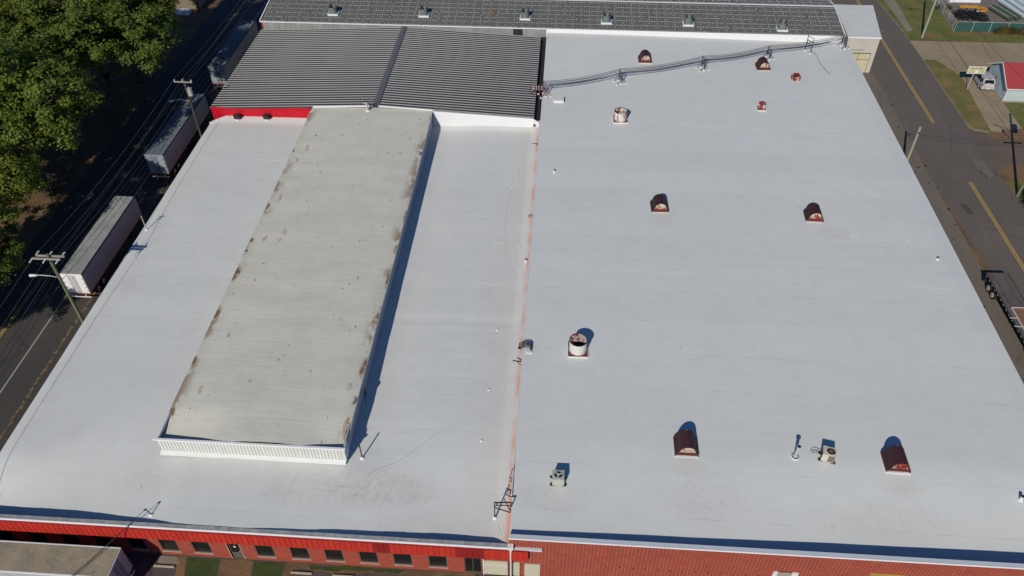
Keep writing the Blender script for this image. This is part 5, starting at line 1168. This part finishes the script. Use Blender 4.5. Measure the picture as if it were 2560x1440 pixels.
for i in range(7):
    a = Vector((81.6+i*.8, 151.5+i*.25, .42+.5*(i % 2))); b = Vector((83.6+i*.8, 143.6+i*.25, .42+.5*(i % 2)))
    t = MB().cyl(a, b, .42, n=14).build('pale_pipe', 'pipe_blue', smooth=True); tag(t, 'pale blue-white pipe in the slanted stack by the fence', 'pipe', 'pale pipes stacked by the fence')
    sub(MB().cyl(b, b+(b-a).normalized()*.35, .47, n=14), 'bell_end', 'pipe_white', t)

# ------------------------------------------------------------------ shed and scraps across the treed road
t = thing('tan_shed', 'small tan-roofed shed among the trees across the road', 'shed', (-70.4, 142.6, 0))
MB().box(-2.2, 2.2, -2.6, 2.6, 0, 2.2).build('wall', 'tan_wall', t)
mb = MB(); mb.prismy([(-2.6, 2.1), (2.6, 2.1), (0, 3.4)], -3.0, 3.0); mb.build('roof', 'tan_roof', t)
t = thing('tan_shed', 'pale grey house roof half hidden by the tree crowns', 'house', (-76.5, 145.5, 0))
MB().box(-3.2, 3.2, -3.0, 3.0, 0, 2.4).build('wall', 'trim_white', t); mb = MB(); mb.prismx([(-3.4, 2.3), (3.4, 2.3), (0, 3.9)], -3.5, 3.5); mb.build('roof', 'coping_pale', t)
tag(MB().prismx([(137.2, 0), (138.6, 0), (138.5, .7), (137.4, .6)], -71.9, -69.3).build('covered_pile', 'pipe_white'), 'white tarp-covered pile in front of the tan shed', 'pile')

# ------------------------------------------------------------------ trees
def make_tree(name, seed, leaf, h=15.0, r=6.5, n_clump=400, per=150, lobes=10):
    rng = random.Random(seed); t = thing(name, '', 'tree')
    tr = MB(); base = h*.30
    pts = [(0, 0, 0), (.05, .03, h*.1), (rng.uniform(-.3, .3), rng.uniform(-.3, .3), base), (rng.uniform(-.6, .6), rng.uniform(-.6, .6), h*.55), (rng.uniform(-.8, .8), rng.uniform(-.8, .8), h*.82)]
    tr.tube(pts, [.52, .42, .36, .22, .06], 9)
    L = []
    for i in range(lobes):
        a = 2*math.pi*i/lobes+rng.uniform(-.4, .4); el = rng.uniform(.35, 1.0); q = rng.uniform(.45, .78)
        c = Vector((math.cos(a)*r*q, math.sin(a)*r*q, h*(.40+.36*el*rng.uniform(.7, 1.0)))); L.append((c, r*rng.uniform(.34, .50)))
    L.append((Vector((0, 0, h*.80)), r*.48)); L.append((Vector((r*.15, -r*.1, h*.62)), r*.55))
    for c, lr in L:
        s = Vector(pts[2]).lerp(Vector(pts[3]), rng.uniform(0, .9)); mid = s.lerp(c, .55)+Vector((0, 0, .5)); tr.tube([s, mid, c], [.20, .12, .05], 6)
        for k in range(3):
            e = c+Vector((rng.gauss(0, 1), rng.gauss(0, 1), rng.gauss(0, .6))).normalized()*lr*.8; tr.tube([mid.lerp(c, .6), c.lerp(e, .6), e], [.07, .05, .02], 5)
    tr.build('trunk', 'bark', t, smooth=True)
    vs = []; fs = []
    for k in range(n_clump):
        c, lr = rng.choice(L); dv = Vector((rng.gauss(0, 1), rng.gauss(0, 1), rng.gauss(.25, .8))).normalized()
        cc = c + dv*lr*rng.uniform(.62, 1.12); cr = rng.uniform(.38, .85)
        for m in range(per):
            d2 = Vector((rng.gauss(0, 1), rng.gauss(0, 1), rng.gauss(0, .75))); p = cc + d2*cr*.48
            nrm = (d2.normalized()*.6 + dv*.5 + Vector((rng.gauss(0, .55), rng.gauss(0, .55), .55+rng.gauss(0, .4)))).normalized()
            u = nrm.orthogonal().normalized(); a = rng.uniform(0, 6.28); u = (Matrix.Rotation(a, 3, nrm) @ u); v = nrm.cross(u)
            sl = rng.uniform(.085, .16); sw = sl*.62; o = len(vs)
            vs += [p-u*sl, p-v*sw, p+u*sl, p+v*sw]; fs.append((o, o+1, o+2, o+3))
    me = bpy.data.meshes.new('crown'); me.from_pydata([tuple(v) for v in vs], [], fs); me.materials.append(M[leaf])
    cr = bpy.data.objects.new('crown', me); COL.objects.link(cr); cr.parent = t
    return t
TA = make_tree('oak_tree', 1, 'leaf_a'); TB = make_tree('oak_tree', 2, 'leaf_b'); TC = make_tree('oak_tree', 3, 'leaf_c', 15.5, 6.2)
TREES = [  # proto, x, y, rot, scale, zscale, label
    (TA, -69.0, 83.0, 20, 1.66, .88, 'broad oak leaning over the road across from the white-doored trailer'),
    (TB, -68.0, 103.0, 0, 1.72, .86, 'oak with a thick bare trunk beside the sunlit patch of earth'),
    (TC, -68.2, 112.6, 60, 1.55, .90, 'yellow-green oak beside the dirt strip across from the shaded trailers'),
    (TA, -75.2, 104.8, 140, 1.15, 1.05, 'oak standing behind the thick bare trunk, away from the road'),
    (TB, -77.5, 77.0, 200, 1.35, .9, 'dark green oak deeper in the grove before the broad oak'),
    (TC, -81.5, 111.0, 250, 1.25, 1.0, 'tall yellow-green oak in the middle of the grove'),
    (TA, -88.0, 129.5, 300, 1.1, 1.0, 'oak near the tan shed at the far end of the grove'),
    (TB, -87.0, 106.0, 30, 1.2, 1.1, 'oak at the back of the grove, full dark crown'),
    (TC, -92.5, 122.0, 90, 1.2, 1.0, 'back-row oak beside the grey house roof'),
    (TB, -85.0, 138.0, 170, 1.0, .9, 'oak crowding the grey house roof'),
    (TA, -97.0, 117.0, 220, 1.2, 1.1, 'oak at the outer corner of the grove'),
    (TB, -65.8, 59.8, 100, 1.16, .66, 'small oak whose branch hangs over the double yellow line'),
    (TC, -66.6, 66.5, 45, 1.30, .86, 'oak beyond the small overhanging oak'),
    (TB, -69.0, 48.5, 10, 1.15, 1.12, 'oak standing before the small overhanging oak, seen by its shade'),
    (TA, -84.0, 82.0, 75, 1.1, 1.0, 'oak on the grove side beyond the broad oak'),
    (TC, -77.0, 96.0, 320, 1.4, .95, 'oak squeezed between the broad oak and the thick bare trunk'),
    (TA, -95.0, 98.0, 15, 1.2, 1.05, 'oak at the rear of the grove behind the full dark crown'),
    (TC, -92.0, 137.0, 190, 1.1, 1.0, 'oak behind the grey house roof'),
    (TB, -103.0, 131.0, 270, 1.2, 1.05, 'oak farthest from the road'),
]
used = set()
for i, (pt, x, y, rz, s, zs, lb) in enumerate(TREES):
    if id(pt) not in used: used.add(id(pt)); o = pt
    else: o = dup(pt, (0, 0, 0), 0)
    o.location = (x, y, -.05); o.rotation_euler = (0, 0, R(rz)); o.scale = (s, s, s*zs); o['label'] = lb; o['group'] = 'oaks of the roadside grove'
# small evergreen at the side street corner (mostly its shade reaches the picture)
st = make_tree('corner_tree', 9, 'leaf_b', 7.2, 3.3, 260, 90, 9)
st.location = (63.3, 82.6, -.05); st['label'] = 'small dense tree at the side street corner below the utility pole'
def tuft(loc, r, h, n, label, mat='shrub', grp=None):
    rng = random.Random(int(loc[0]*7+loc[1])); t = thing('weed_clump', label, 'weeds', (loc[0], loc[1], 0), 0, grp); mb = MB()
    for k in range(n):
        a = rng.uniform(0, 6.28); q = rng.uniform(0, r); b = Vector((q*math.cos(a)*1.8, q*math.sin(a)*.6, 0)); tip = b+Vector((rng.gauss(0, .25), rng.gauss(0, .2), h*rng.uniform(.5, 1.1))); u = Vector((math.cos(a+1.5), math.sin(a+1.5), 0))*.07
        m = b.lerp(tip, .5)+Vector((0, 0, .1)); mb.add([b-u*.5, b+u*.5, m+u, tip, m-u], [(0, 1, 2, 3, 4)])
    mb.build('stems', mat, t)
tuft((77.6, 138.0), 1.1, 1.5, 260, 'tall olive weeds growing against the green fence', 'shrub')
tuft((81.0, 138.0), 1.2, 1.3, 240, 'brownish weeds at the fence in front of the pale pipes', 'shrub')
tuft((70.5, 141.5), .7, .9, 120, 'weeds at the corner of the open chain-link fence', 'shrub')
tuft((70.3, 147.5), .9, 1.1, 160, 'weeds along the open chain-link fence by the white pipes', 'shrub')
for o in bpy.data.objects:
    for k in ('_world', '_loc'):
        if k in o: del o[k]
